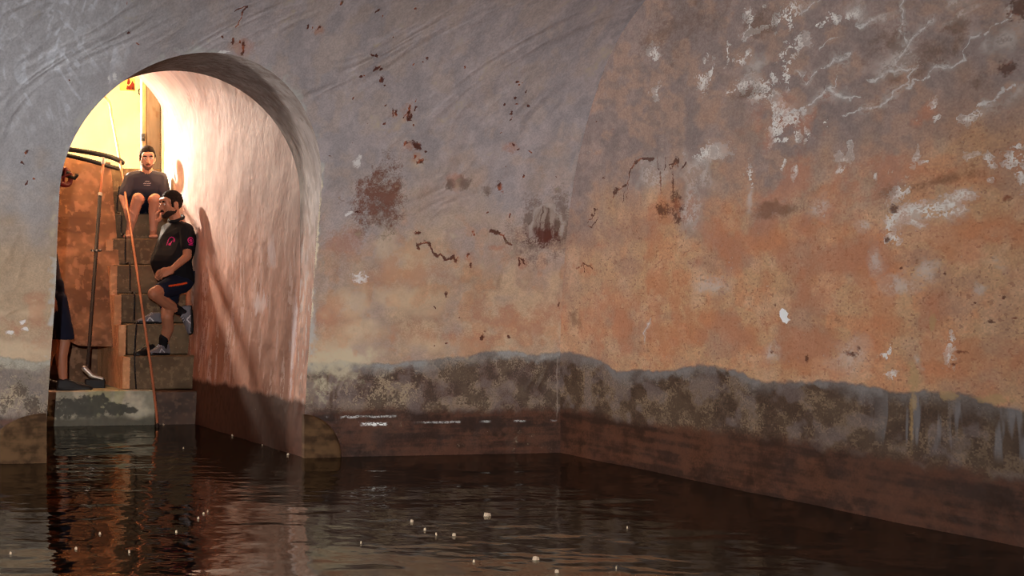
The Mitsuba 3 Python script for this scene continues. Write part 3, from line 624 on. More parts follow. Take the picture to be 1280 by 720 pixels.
# ---------------------------------------------------------------- the upper room at the head of the stairs
def wall_sloped():                         # leans back up to the upper floor's edge, over a low hollow at the landing
    x = np.linspace(2.02, 3.56, 60)
    e = .74 + .22 * (meshkit.fbm(np.stack([x * 2.2, x * 0, x * 0], 1), 3, 5) - .5) - .10 * (x - 2.8)     # ragged upper edge of the hollow
    z1 = 2.80 - .14 * (x - 2.05) / 1.5
    rows = [(x, x * 0 + 27.15, x * 0 + .25), (x, x * 0 + 27.15, e + .10), (x, x * 0 + 26.6, e + .16), (x, 25.65 + 1.55 * (e - .25) / (z1 - .25) + .12, e + .05)]
    for t in np.linspace(0, 1, 60):
        z = e + (z1 - e) * t
        rows.append((x, 25.65 + 1.55 * (z - .25) / (z1 - .25), z))
    rows.append((x, x * 0 + 27.55, z1))
    P = np.stack([np.stack(r, -1) for r in rows], 1)
    h = (meshkit.fbm(P * 3, 4, 31) - .5) * .07
    P[..., 1] += h * (P[..., 2] < 2.5)
    return grid(P)
put('wall_stairwell_back', wall_sloped(), 'earthy', smooth=40, kind='structure', label='rough orange-brown sloping wall behind the landing, hollow at its foot')
def extr_y(poly, y0, y1):
    m = trimesh.creation.extrude_polygon(poly, y1 - y0)
    m.apply_transform([[1, 0, 0, 0], [0, 0, -1, y1], [0, 1, 0, 0], [0, 0, 0, 1]])
    return m
put('wall_upper_front', extr_y(Polygon([(.9, 2.5), (5, 2.5), (5, 4.5), (.9, 4.5)]).difference(Polygon(profile(VAULT_Z, ARC_R + .03, zlow=-3))), Y_END - .02, Y_END + .1), 'yellow_paint', smooth=False, kind='structure')
put('wall_end', tri(rbox((.8, 30.6, 2.0), (5.0, 30.8, 4.6))), 'yellow_paint', smooth=False, kind='structure', label='bright yellow painted wall of the upper room')
put('wall_upper_left', tri(rbox((.7, Y_END, 2.3), (.9, 30.7, 4.6))), 'yellow_paint', smooth=False, kind='structure')
put('wall_stairs_right', tri(rbox((4.17, Y_END - .05, -.5), (4.4, 27.85, 4.6))), 'yellow_paint', smooth=False, kind='structure')
put('wall_upper_right', tri(rbox((4.85, 27.6, 2.0), (5.05, 30.7, 4.6))), 'yellow_paint', smooth=False, kind='structure')
put('wall_landing_left', tri(rbox((1.8, Y_END - .05, -.5), (2.06, 27.6, 2.75))), 'earthy', smooth=False, kind='structure')
put('ceiling_upper', tri(rbox((.7, Y_END - .05, 4.5), (5.05, 30.8, 4.7))), 'yellow_paint', smooth=False, kind='structure')
put('floor_upper', cat([rbox((.8, 27.25, 2.3), (3.56, 30.7, 2.62)), rbox((3.56, 27.66, 2.3), (5.0, 30.7, 2.62))]), 'step_stone', smooth=False, kind='structure')

# ---------------------------------------------------------------- landing and staircase
lt = thing('stone_landing', 'low stone landing rising out of the water at the foot of the stairs', 'landing')
def rough_block(lo, hi, seed, r=.014, edge=.06, amp=.006):
    t = tri(rbox(lo, hi, r).refine_to_length(edge))
    t.vertices = t.vertices + t.vertex_normals * ((meshkit.fbm(t.vertices * 5, 3, seed) - .5) * 2 * amp)[:, None]
    return t
put('slab', rough_block((2.0, 24.85, -.9), (3.685, 27.3, .336), 3), 'landing_mossy', lt, label='pale stone slab blotched with black mould')
put('slab', rough_block((3.692, 24.87, -.9), (4.13, 27.3, .325), 4), 'landing_brown', lt, label='darker brown block at the foot of the steps')
st = thing('stone_staircase', 'steep flight of seven stone steps climbing from the landing to the upper room', 'staircase')
TOPS = [.662, .972, 1.269, 1.567, 1.844, 2.111, 2.368]
rng = np.random.default_rng(5)
for i, zt in enumerate(TOPS):
    zb = TOPS[i - 1] + .004 if i else .33
    y0 = 25.2 + .35 * i
    x0 = 3.50 + (-.03, .01, .0, -.01, .0, -.015, -.03)[i]
    put('step', rough_block((x0, y0, zb), (4.16, 27.66, zt), 10 + i, .016, .05, .005), ('step_stone', 'step_stone_worn')[i % 2], st)

# added side panel, stepped like the treads, its paler tone painting the lit side
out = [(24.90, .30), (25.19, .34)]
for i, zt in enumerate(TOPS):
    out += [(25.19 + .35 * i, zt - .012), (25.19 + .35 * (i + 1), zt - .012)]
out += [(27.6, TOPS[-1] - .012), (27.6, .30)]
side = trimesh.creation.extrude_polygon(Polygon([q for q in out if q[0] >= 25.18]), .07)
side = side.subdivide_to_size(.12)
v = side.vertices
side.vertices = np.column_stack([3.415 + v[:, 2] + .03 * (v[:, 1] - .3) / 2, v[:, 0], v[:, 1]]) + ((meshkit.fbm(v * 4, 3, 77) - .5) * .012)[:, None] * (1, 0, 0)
put('side_face', trimesh.Trimesh(side.vertices, side.faces, process=False), 'stair_side_lit', st, smooth=False, label='added side panel of the flight in a paler, lit tone')

# ---------------------------------------------------------------- fittings of the stairwell
df = thing('door_frame', 'weathered grey wooden door post at the head of the stairs', 'door frame')
put('post', rough_block((4.015, 27.68, 2.38), (4.165, 27.80, 4.5), 41, .008, .08, .004), 'door_grey', df)
put('lining', rough_block((3.965, 27.70, 2.38), (4.012, 27.83, 4.5), 42, .006, .08, .002), 'door_wood', df, label='pale wooden lining strip')
put('latch', cat([rbox((3.955, 27.665, 2.92), (3.995, 27.71, 3.0), .006), S((3.975, 27.66, 2.95), .016)]), 'black_pole', df, label='dark iron latch')

pole = spline([(3.645, 24.40, -.02), (3.660, 24.78, .350), (3.668, 25.56, 1.08), (3.673, 26.34, 1.81), (3.673, 27.14, 2.54), (3.672, 27.9, 3.16)], 40)
pole = np.vstack([pole, spline([(3.672, 27.9, 3.16), (3.664, 27.96, 3.28), (3.640, 28.0, 3.375), (3.577, 28.02, 3.44), (3.50, 28.02, 3.46)], 16)[1:]])
pp = thing('copper_pole', 'long copper-coloured pole with a bent top leaning up the stairs', 'pole')
put('shaft', tube(pole, .0135, 12), 'copper', pp, smooth=40)
put('foot_cap', chain(((3.640, 24.33, -.08), .019), ((3.647, 24.44, .02), .018)), 'rubber_black', pp, label='dark rubber cap')
put('stair_dark_line', tube(spline([(3.62, 26.93, 2.40), (3.60, 26.91, 2.30), (3.59, 26.9, 2.14), (3.59, 26.57, 2.07), (3.585, 26.555, 1.90), (3.585, 26.25, 1.87), (3.58, 26.205, 1.72), (3.58, 26.19, 1.60), (3.58, 25.88, 1.575), (3.58, 25.855, 1.42), (3.58, 25.84, 1.30), (3.58, 25.53, 1.275), (3.575, 25.505, 1.12), (3.57, 25.49, 1.0), (3.55, 25.18, .98), (3.535, 25.155, .82), (3.53, 25.14, .50), (3.53, 25.06, .345)], 120), .0075, 8), 'rubber_black',
    label='thin dark line running down the fronts of the steps', cat='cable', smooth=True)  # thin dark tube following the step fronts

bp = thing('pool_brush', 'black long-handled pool brush leaning on the orange-brown wall', 'brush')
a0, a1 = np.array((3.126, 25.63, .50)), np.array((3.40, 26.80, 2.30))
put('handle', tube([a0, a1], .019, 12), 'black_pole', bp)
a2 = np.array((3.455, 26.98, 2.64))
put('pole_end', tube([a1 - .0 * (a1 - a0), (a1 + a2) / 2, a2], .013, 12), 'copper', bp, label='bare upper end of the handle')
put('cap', chain((a2, .022), (a2 + (.004, .01, .05), .016)), 'steel', bp, label='pale metal cap')
put('collar', tube([a1 - .02 * unit(a1 - a0), a1 + .02 * unit(a1 - a0)], .025, 12), 'steel', bp, label='pale collar')
bm_ = a0 + (a1 - a0) * .675
for k in (-1, 0, 1):
    put('stud', S(bm_ + np.array((k * .038, -.03, .006 * k)), .011, 10), 'steel', bp, label='white stud')
put('bracket', chain((bm_ + (-.045, -.012, 0), .012), (bm_ + (.045, -.012, 0), .012)), 'black_pole', bp)
put('head', U(chain((a0 + (-.03, 0, .03), .03), (a0 + (.05, -.02, -.05), .024)), chain((a0 + (.02, -.02, -.04), .018), (a0 + (.14, -.04, -.075), .022))), 'steel', bp, label='pale plastic head')
put('bristles', rbox(a0 + (-.03, -.06, -.20), a0 + (.17, .0, -.075), .015), 'rubber_black', bp)

put('ledge_cable', tube(spline([(2.0, 27.16, 2.86), (2.5, 27.14, 2.835), (3.0, 27.12, 2.79), (3.4, 27.12, 2.735), (3.72, 27.45, 2.66)], 40) + np.array((0, 0, .01)), .026, 10), 'rubber_black', label='thick black cable along the top edge of the orange-brown wall, upper of two', cat='cable', smooth=True)
put('ledge_cable', tube(spline([(2.0, 27.08, 2.76), (2.45, 27.05, 2.775), (2.9, 27.03, 2.75), (3.3, 27.02, 2.67), (3.66, 27.33, 2.60)], 40), .022, 10), 'rubber_black', label='black cable sagging just under the wall edge, lower of two', cat='cable', smooth=True)
vv = thing('pipe_valve', 'dark red valve with black fittings hanging at the left end of the cables', 'valve')
vc = np.array((3.04, 26.86, 2.52))
put('body', U(chain((vc + (-.10, 0, .20), .035), (vc + (-.06, 0, -.02), .045)), chain((vc + (-.10, .0, .05), .04), (vc + (.03, -.02, .0), .03))), 'rubber_black', vv)
wheel = trimesh.creation.torus(.085, .026, 24, 10)
wheel.apply_transform(trimesh.geometry.align_vectors((0, 0, 1), unit((.5, -.8, .2))))
wheel.apply_translation(vc + (-.01, -.05, -.04))
put('handwheel', wheel, 'red_paint', vv, label='dark red handwheel', smooth=40)
put('spoke', cat([chain((vc + (-.09, -.07, -.07), .014), (vc + (.06, -.03, .0), .014)), chain((vc + (-.02, -.05, -.12), .014), (vc + (0, -.05, .05), .014))]), 'red_paint', vv)
put('pipe', tube(spline([vc + (-.10, 0, .2), vc + (-.12, .06, .27), vc + (-.2, .2, .29), vc + (-.3, .27, .28)], 14), .022, 10), 'rubber_black', vv, smooth=True)
put('lever', chain((vc + (.02, -.02, -.02), .02), (vc + (.10, -.03, -.05), .016), (vc + (.12, -.03, -.02), .02)), 'rubber_black', vv)

ps = thing('wall_picture', 'small tan and dark red picture on the yellow wall', 'picture')
put('sheet', tri(rbox((4.115, 30.585, 3.685), (4.295, 30.602, 3.83), .003)), 'poster_tan', ps, smooth=False)
def plate(pts, y, d=.004):
    return extr_y(Polygon(pts), y - d, y)
for pts, m_ in (([(4.19, 3.70), (4.29, 3.69), (4.288, 3.76), (4.262, 3.80), (4.245, 3.765), (4.225, 3.74), (4.198, 3.745)], 'poster_red'), ([(4.20, 3.765), (4.22, 3.755), (4.238, 3.78), (4.23, 3.825), (4.207, 3.82)], 'poster_red'),
                ([(4.215, 3.71), (4.235, 3.705), (4.236, 3.73), (4.22, 3.735)], 'poster_dark'), ([(4.258, 3.70), (4.285, 3.696), (4.283, 3.73), (4.262, 3.735)], 'poster_dark')):
    put('print', plate(pts, 30.586), m_, ps, smooth=False)
hk = thing('wall_hook', 'small dark hook on the yellow wall right of the picture', 'hook')
put('plate', rbox((4.36, 30.575, 3.62), (4.385, 30.602, 3.72), .004), 'black_pole', hk)
put('prong', tube(spline([(4.372, 30.58, 3.69), (4.34, 30.55, 3.70), (4.33, 30.53, 3.66), (4.35, 30.53, 3.63)], 12), .006, 8), 'black_pole', hk, smooth=True)

# ---------------------------------------------------------------- lamps (outside the picture, set by shadows and highlights; the bare bulb is added)
def work_lamp(name, label, pos, aim, size, rad, stand=None):
    t = thing(name, label, 'lamp')
    R = frame(np.subtract(aim, pos), (0, 0, 1))
    w, hh = size[0] / 2, size[1] / 2
    box = place(m3.Manifold.cube([.12, size[0] + .06, size[1] + .06], True) - m3.Manifold.cube([.1, size[0] + .01, size[1] + .01], True).translate([.03, 0, 0]), R, pos)
    put('housing', box, 'lamp_black', t, smooth=False)
    q = np.array([(.005, -w, -hh), (.005, w, -hh), (.005, w, hh), (.005, -w, hh)]) @ R.T + pos
    face = trimesh.Trimesh(q, [[0, 1, 2], [0, 2, 3]], process=False)
    k = put('lamp_face', face, 'lamp_black', t, smooth=False, label='glowing face')
    scene[k]['emitter'] = {'type': 'area', 'radiance': {'type': 'rgb', 'value': list(rad)}}
    yoke = np.array([(0, -w - .05, 0), (-.1, -w - .05, -hh - .08), (-.1, w + .05, -hh - .08), (0, w + .05, 0)]) @ R.T + pos
    put('bracket', tube(yoke, .012, 8), 'lamp_black', t)
    if stand is not None:
        b = np.array([-.1, 0, -hh - .08]) @ R.T + pos
        put('stand', tube([b, (b[0], b[1], stand)], .018, 8), 'lamp_black', t)
    return t
scene['beam'] = {'type': 'spot', 'intensity': {'type': 'rgb', 'value': list(ROOM_SPOT['inten'])}, 'cutoff_angle': ROOM_SPOT['cutoff'], 'beam_width': ROOM_SPOT['beam'],
                 'to_world': T().look_at(origin=list(ROOM_SPOT['pos']), target=list(ROOM_SPOT['aim']), up=[0, 0, 1])}
work_lamp('flood_lamp', 'floodlight on a stand in the cistern', stand=-1.0, **ROOM_LAMP)
work_lamp('stair_lamp', 'work lamp fixed high in the upper room', **STAIR_LAMP)
pl = thing('added_bulb', 'unseen warm bulb added to light the yellow wall of the upper room', 'lamp')
gp = np.array(ADDED_GLOW['pos'])
kb = put('bulb', trimesh.creation.icosphere(2, ADDED_GLOW['r']).apply_translation(gp), 'lamp_black', pl, smooth=True)
scene[kb]['emitter'] = {'type': 'area', 'radiance': {'type': 'rgb', 'value': list(ADDED_GLOW['rad'])}}
put('socket', chain((gp + (0, 0, .075), .03), (gp + (0, 0, .13), .022)), 'lamp_black', pl)
put('cord', tube([gp + (0, 0, .12), gp + (0, 0, 4.52 - gp[2])], .005, 8), 'lamp_black', pl)

# ---------------------------------------------------------------- people
def hand(wrist, d, back_, thumb, curl=.5, s=1.0):
    """A hand from the wrist along d; back_ = direction of its back; thumb = the side the thumb is on; curl 0 flat .. 1 fist."""
    R = frame(d, back_)
    side = 1 if np.dot(R[:, 1], thumb) > 0 else -1
    ms = [hull(S((.0, -.024, 0), .021), S((.0, .024, 0), .021), S((.085, -.034, -.002), .0135), S((.088, .034, -.002), .0135), S((.05, .0, .004), .019))]
    for k, (y, L) in enumerate(((.033, .072), (.011, .080), (-.012, .074), (-.034, .058))):
        p = np.array([.09, y * side, 0.0])
        a = curl * .7
        pts = [(p, .0102)]
        for f, r in ((.45, .0095), (.32, .0088), (.26, .0078)):
            p = p + L * f * np.array([math.cos(a), (y * .12) * side / .034 * .2, -math.sin(a)])
            pts.append((p.copy(), r))
            a += curl * 1.0
        ms.append(chain(*pts))
    ms.append(chain((np.array([.02, .028 * side, -.006]), .0165), (np.array([.052, .056 * side, -.020]), .0125), (np.array([.080, .060 * side, -.034 - .01 * curl]), .0105), (np.array([.100, .052 * side, -.042 - .018 * curl]), .0088)))
    return place(U(*ms), R, wrist, s)

def head(c, fwd, up, s=1.0):
    R = frame(fwd, up)
    skull = ellipsoid((-.012, 0, .03), (.098, .078, .092))
    face = H(((.072, 0, -.098), .020), ((.068, .014, -.096), .018), ((.068, -.014, -.096), .018), ((-.005, .050, -.060), .022), ((-.005, -.050, -.060), .022), ((.052, .044, -.012), .030), ((.052, -.044, -.012), .030), ((.062, .032, .045), .030), ((.062, -.032, .045), .030))
    sock = U(ellipsoid((.098, .032, .010), (.016, .021, .013)), ellipsoid((.098, -.032, .010), (.016, .021, .013)))
    m = U(skull, face) - sock
    nose = U(H(((.090, 0, .018), .009), ((.114, 0, -.026), .0125), ((.094, .013, -.032), .009), ((.094, -.013, -.032), .009)))
    lids = U(H(((.085, .020, .022), .008), ((.082, .046, .020), .008)), H(((.085, -.020, .022), .008), ((.082, -.046, .020), .008)))
    ears = U(*[U(ellipsoid((-.006, k * .080, -.002), (.026, .010, .034)), ellipsoid((-.004, k * .078, -.022), (.014, .010, .016))) for k in (1, -1)])
    m = U(m, nose, lids, ears)
    parts = {
        'lip': U(H(((.090, .018, -.062), .0055), ((.096, 0, -.058), .007), ((.090, -.018, -.062), .0055)), H(((.089, .015, -.069), .006), ((.094, 0, -.071), .008), ((.089, -.015, -.069), .006))),
        'eye': [ellipsoid((.082, k * .032, .009), (.013, .015, .0105)) for k in (1, -1)],
        'pupil': [ellipsoid((.0935, k * .032, .009), (.003, .0062, .0062)) for k in (1, -1)],
        'eyebrow': [H(((.094, k * .016, .030), .005), ((.094, k * .032, .035), .006), ((.084, k * .050, .030), .004)) for k in (1, -1)],
    }
    cap = ellipsoid((-.014, 0, .036), (.103, .083, .096))
    cap = cut(cap, (-.66, 0, .75), (.084, 0, .088))
    burn = U(*[H(((.028, k * .076, .035), .012), ((.022, k * .075, -.015), .008)) for k in (1, -1)])
    parts['hair'] = U(cap, burn)
    beard = H(((.076, 0, -.100), .021), ((.071, .015, -.097), .019), ((.071, -.015, -.097), .019), ((-.003, .052, -.058), .022), ((-.003, -.052, -.058), .022), ((.060, .040, -.060), .020), ((.060, -.040, -.060), .020))
    parts['beard'] = cut(beard, (-.28, 0, -1), (.07, 0, -.052))
    parts['moustache'] = H(((.094, .020, -.056), .006), ((.100, 0, -.047), .007), ((.094, -.020, -.056), .006))
    tf = lambda q: [place(x, R, c, s) for x in q] if isinstance(q, list) else place(q, R, c, s)
    return place(m, R, c, s), {k: tf(v) for k, v in parts.items()}

def put_face(t, parts, beard=None, hair='hair'):
    put('hair', soft(parts['hair'], .008, 3, .007, 70, 3), hair, t, smooth=True, label='short dark hair')
    put('lips', parts['lip'], 'lip', t)
    for e, q, b in zip(parts['eye'], parts['pupil'], parts['eyebrow']):
        k = put('eye', e, 'eye_white', t)
        put('pupil', q, 'eye_dark', k)
        put('eyebrow', b, hair, t)
    if beard:
        put('beard', soft(parts['beard'], .012, 3, .003, 70, 5), beard, t, smooth=True, label='short dark beard')
        put('moustache', parts['moustache'], beard, t)

def lat(p, side, d):
    return np.asarray(p, float) + np.asarray(side) * d

def trunk(pel, belly, chest, neck, shA, shB, side, fwd, g=0.0, paunch=0.0):
    """Pelvis to shoulders; g = thickness added (cloth)."""
    B = np.asarray(belly) + np.asarray(fwd) * paunch
    a = hull(S(lat(pel, side, .085), .105 + g), S(lat(pel, side, -.085), .105 + g), S(lat(B, side, .085), .105 + g + paunch * .3), S(lat(B, side, -.085), .105 + g + paunch * .3))
    b = hull(S(lat(B, side, .085), .105 + g + paunch * .3), S(lat(B, side, -.085), .105 + g + paunch * .3), S(lat(chest, side, .095), .105 + g), S(lat(chest, side, -.095), .105 + g))
    c = hull(S(lat(chest, side, .095), .105 + g), S(lat(chest, side, -.095), .105 + g), S(shA, .058 + g), S(shB, .058 + g), S(neck, .055 + g))
    return U(a, b, c)

def foot_bare(ankle, heel, toe, side):
    d = unit(np.subtract(toe, heel))
    ms = [H((ankle, .036), (heel, .030), (np.add(heel, d * .08), .030)), H((ankle, .034), (np.add(heel, d * .10), .032), (np.add(heel, d * .15), .026)),
          hull(S(lat(np.add(heel, d * .06), side, .012), .024), S(lat(np.add(heel, d * .06), side, -.012), .024), S(lat(np.add(heel, d * .175), side, .030), .018), S(lat(np.add(heel, d * .175), side, -.030), .018))]
    for k, o in enumerate((.036, .018, .002, -.014, -.030)):
        e = np.add(heel, d * (.205 - .008 * k))
        ms.append(H((lat(np.add(heel, d * .17), side, o), .013), (lat(e, side, o * 1.08), .013 if k == 0 else .0095)))
    return U(*ms)

def shoe(t, ankle, heel, toe, up, upper, sole, name='shoe', pale=None, low=True):
    d, u = unit(np.subtract(toe, heel)), unit(up)
    u = unit(u - d * np.dot(u, d))
    s = np.cross(u, d)
    L = np.linalg.norm(np.subtract(toe, heel))
    P = lambda f, o, z: np.add(heel, d * f * L) + s * o + u * z
    m = U(hull(S(P(.02, .016, .03), .030), S(P(.02, -.016, .03), .030), S(P(.05, .012, .085), .028), S(P(.05, -.012, .085), .028), S(P(.30, .016, .085), .026), S(P(.30, -.016, .085), .026), S(P(.40, .022, .03), .030), S(P(.40, -.022, .03), .030)),
          hull(S(P(.30, .016, .082), .024), S(P(.30, -.016, .082), .024), S(P(.40, .022, .03), .030), S(P(.40, -.022, .03), .030), S(P(.70, .030, .030), .027), S(P(.70, -.030, .030), .027), S(P(.97, .014, .022), .022), S(P(.97, -.014, .022), .022)))
    key = put(name, soft(cut(m, u, P(0, 0, .004)), .02, 4), upper, t, smooth=True)
    so = hull(*[S(P(f, o, z), .012, 10) for f, w in ((-.03, .024), (.15, .034), (.45, .030), (.72, .044), (.95, .030), (1.03, .012)) for o in (w, -w) for z in (.008, .020)])
    put('sole', so, sole, key)
    if pale:
        for k in (1, -1):
            put('stripe', chain((P(.36, k * .050, .028), .007), (P(.52, k * .046, .062), .007), (P(.66, k * .052, .030), .007)), pale, key)
        for f, z in ((.36, .104), (.44, .092), (.52, .080)):
            put('lace', chain((P(f, .026, z), .0045), (P(f + .03, 0, z + .004), .0045), (P(f, -.026, z), .0045)), pale, key)
    return key

# --- the man leaning on the stairwell wall
t2 = thing('person', 'standing man in black polo shirt and shorts, leaning on the pink stairwell wall', 'person')
fw, sd = unit((-.72, -.69, 0)), unit((.69, -.72, 0))       # where he faces; his left
pel, bel, chs, nk = np.array((3.985, 25.45, 1.43)), np.array((3.965, 25.43, 1.60)), np.array((4.0, 25.45, 1.80)), np.array((3.995, 25.45, 1.985))
shN, shF = np.array((4.063, 25.31, 1.905)), np.array((3.925, 25.60, 1.905))
elN, wrN = np.array((4.055, 25.19, 1.645)), np.array((3.88, 25.11, 1.505))
elF, wrF = np.array((3.87, 25.66, 1.645)), np.array((3.81, 25.42, 1.49))
hpN, knN, anN = np.array((4.03, 25.36, 1.385)), np.array((3.705, 25.08, 1.275)), np.array((3.985, 25.33, 1.11))
hpF, knF, anF = np.array((3.945, 25.53, 1.385)), np.array((3.862, 25.25, 1.05)), np.array((3.845, 25.40, .765))
hm, hp_ = head((3.925, 25.41, 2.158), (-.93, -.36, -.08), (-.05, -.02, 1), 1.12)
body = U(trunk(pel, bel, chs, nk, shN, shF, sd, fw, 0, .05), H((nk - (0, 0, .03), .062), ((3.955, 25.43, 2.085), .056)), hm,
         chain((shN, .056), (elN, .044), (wrN, .029)), chain((shF, .056), (elF, .044), (wrF, .029)),
         hand(wrN, (-.95, -.08, -.32), (-.1, -.85, .5), (-.2, -.2, 1), .75), hand(wrF, (-.35, -.9, -.25), (-.8, .2, .5), (0, .2, 1), .7),
         chain((hpN, .098), (knN, .062), (.5 * knN + .5 * anN + (.02, .015, -.02), .058), (anN, .040)), chain((hpF, .098), (knF, .060), (.62 * knF + .38 * anF + (.03, .02, 0), .058), (anF, .040)),
         H((anN, .036), ((4.075, 25.36, 1.10), .03)), H((anF, .036), ((3.80, 25.37, .71), .03)))
put('body', soft(body, .011, 7), 'skin_tan', t2, smooth=True)
put_face(t2, hp_, 'dark_beard')
shirt = U(trunk(pel - (0, 0, .03), bel, chs, nk - (0, 0, .03), shN, shF, sd, fw, .014, .06), chain((shN, .076), (.35 * shN + .65 * elN, .066)), chain((shF, .076), (.35 * shF + .65 * elF, .066)))
shirt = cut(cut(shirt, (0, 0, 1), (0, 0, 1.385)), (0, 0, -1), (0, 0, 2.03))
ks = put('polo_shirt', soft(shirt, .014, 5, .007, 9, 2), 'black_cloth', t2, smooth=True, label='black short-sleeved polo shirt')
put('collar', soft(chain(*[((nk[0] - .012 + .072 * math.cos(a), nk[1] + .072 * math.sin(a), nk[2] + .035 - .03 * (math.cos(a) * fw[0] + math.sin(a) * fw[1])), .016) for a in np.linspace(0, 2 * np.pi, 17)]), .012, 2), 'black_cloth', ks, smooth=True)
def patch(mesh_key_mesh, centre, direction, shape, mat_, parent, name='emblem', lab=None, size=.001):
    """A print laid on the cloth: each flat outline is set against the surface it meets along direction."""
    d = unit(direction)
    R = frame(-d, (0, 0, 1))
    ms = []
    for pts in shape:
        P3 = trimesh.creation.extrude_polygon(Polygon(pts).buffer(0), .004)
        P3 = P3.subdivide_to_size(.012)
        V = P3.vertices
        W = np.asarray(centre) + R[:, 1] * V[:, :1] + R[:, 2] * V[:, 1:2]
        start = W - d * .5
        loc, ir, _ = mesh_key_mesh.ray.intersects_location(start, np.tile(d, (len(W), 1)), multiple_hits=False)
        out = W.copy()
        out[ir] = loc
        P3.vertices = out - d * (V[:, 2:3] + .0005)
        ms.append(P3)
    put(name, cat(ms), mat_, parent, label=lab, smooth=False)
def ringpts(r0, r1, a0, a1, n=16, cx=0, cy=0):
    a = np.linspace(a0, a1, n)
    return [(cx + r1 * math.cos(x), cy + r1 * math.sin(x)) for x in a] + [(cx + r0 * math.cos(x), cy + r0 * math.sin(x)) for x in a[::-1]]
shm = soft(shirt, .014, 5, .007, 9, 2)
PINK_A = [ringpts(.030, .040, -.35, 3.2), [(-.040, 0), (-.030, 0), (-.040, -.045), (-.052, -.045)], [(-.02, -.05), (.0, -.045), (.012, .0), (.0, .0), (-.006, -.02), (-.03, -.03)], [(.02, -.01), (.03, -.012), (.028, .012), (.02, .01)]]
patch(shm, (3.885, 25.25, 1.80), (.35, .93, 0), PINK_A, 'pink_print', ks, lab='pink chest emblem')
PINK_B = [ringpts(.026, .036, 0, 6.0), ringpts(.0, .017, 0, 6.2), [(-.03, -.045), (.02, -.05), (.022, -.040), (-.028, -.036)]]
patch(shm, (4.09, 25.2, 1.80), (-.1, .99, 0), PINK_B, 'pink_print', ks, lab='pink sleeve emblem')
shorts = U(trunk(pel - (0, 0, .01), pel + (0, 0, .08), pel + (0, 0, .1), pel + (0, 0, .1), pel + (0, 0, .1), pel + (0, 0, .1), sd, fw, .016),
           chain((hpN, .112), (.30 * hpN + .70 * knN, .088)), chain((hpF, .114), (.32 * hpF + .68 * knF, .09)))
shorts = cut(shorts, (0, 0, -1), (0, 0, 1.5))
kh = put('shorts', soft(shorts, .014, 5, .007, 10, 6), 'navy_cloth', t2, smooth=True, label='dark shorts')
put('trim_band', soft(chain(((3.862, 25.110, 1.350), .011), ((3.91, 25.138, 1.356), .011), ((3.955, 25.170, 1.361), .011), ((4.0, 25.198, 1.369), .011), ((4.05, 25.222, 1.380), .011)), .02, 1), 'orange_trim', kh, smooth=True, label='orange band below the shirt hem')
for an, he, to, up in ((anN, (4.118, 25.36, 1.13), (4.118, 25.30, .885), (-1, -.12, .1)), (anF, (3.885, 25.44, .664), (3.695, 25.27, .664), (0, 0, 1))):
    an, he, to = np.array(an), np.array(he), np.array(to)
    sh = shoe(t2, an, he, to, up, 'sneaker_grey', 'rubber_black', 'sneaker', 'sneaker_pale')
    top = an * .75 + (knN if up[0] else knF) * .25
    put('sock', soft(chain((top, .050), (an, .045), (.5 * an + .5 * he + .15 * (to - he), .045)), .015, 3), 'black_cloth', t2, smooth=True, label='black ankle sock')

# --- the man sitting high on the stairs
t1 = thing('person', 'seated barefoot man in grey T-shirt, high on the stone steps', 'person')
fw1, sd1 = unit((-.12, -1, 0)), unit((1, -.12, 0))
pel, bel, chs, nk = np.array((3.92, 27.17, 2.235)), np.array((3.918, 27.14, 2.32)), np.array((3.91, 27.03, 2.42)), np.array((3.908, 26.965, 2.545))
shR, shL = np.array((3.752, 27.0, 2.478)), np.array((4.062, 27.0, 2.482))
elR, wrR = np.array((3.655, 26.95, 2.285)), np.array((3.675, 26.82, 2.150))
elL, wrL = np.array((4.10, 26.92, 2.285)), np.array((4.045, 26.73, 2.160))
hpR, knR, anR = np.array((3.86, 27.14, 2.215)), np.array((3.785, 26.745, 2.265)), np.array((3.705, 26.83, 1.915))
hpL, knL, anL = np.array((3.985, 27.14, 2.215)), np.array((3.965, 26.745, 2.26)), np.array((3.958, 26.83, 1.915))
hm, hp_ = head((3.905, 26.88, 2.695), (-.06, -.97, -.20), (0, -.1, 1), 1.0)
body = U(trunk(pel, bel, chs, nk, shR, shL, sd1, fw1), H((nk - (0, 0, .02), .058), ((3.907, 26.915, 2.63), .054)), hm,
         chain((shR, .054), (elR, .042), (wrR, .028)), chain((shL, .054), (elL, .042), (wrL, .028)),
         hand(wrR, (.15, -.35, -.92), (-.9, -.3, 0), (.3, -.95, 0), .35), hand(wrL, (-.25, -.3, -.92), (.9, -.3, 0), (-.3, -.95, 0), .35),
         chain((hpR, .092), (knR, .062)), chain((knR, .060), (.66 * knR + .34 * anR + (0, .03, 0), .060), (anR, .036)), chain((hpL, .092), (knL, .062)), chain((knL, .060), (.66 * knL + .34 * anL + (0, .03, 0), .060), (anL, .036)),
         foot_bare(anR, (3.715, 26.87, 1.880), (3.655, 26.63, 1.865), unit((.97, -.24, 0))), foot_bare(anL, (3.960, 26.87, 1.880), (3.935, 26.63, 1.865), unit((-1, .1, 0))))
put('body', soft(body, .010, 6), 'skin', t1, smooth=True)
put_face(t1, hp_, 'stubble')
shirt = U(trunk(pel + (0, 0, .0), bel, chs, nk - (0, 0, .028), shR, shL, sd1, fw1, .016), chain((shR, .076), (.25 * shR + .75 * elR, .066)), chain((shL, .076), (.25 * shL + .75 * elL, .066)))
shm = soft(shirt, .013, 5, .007, 10, 9)
ks = put('t_shirt', shm, 'grey_cloth', t1, smooth=True, label='grey T-shirt with small pale print')
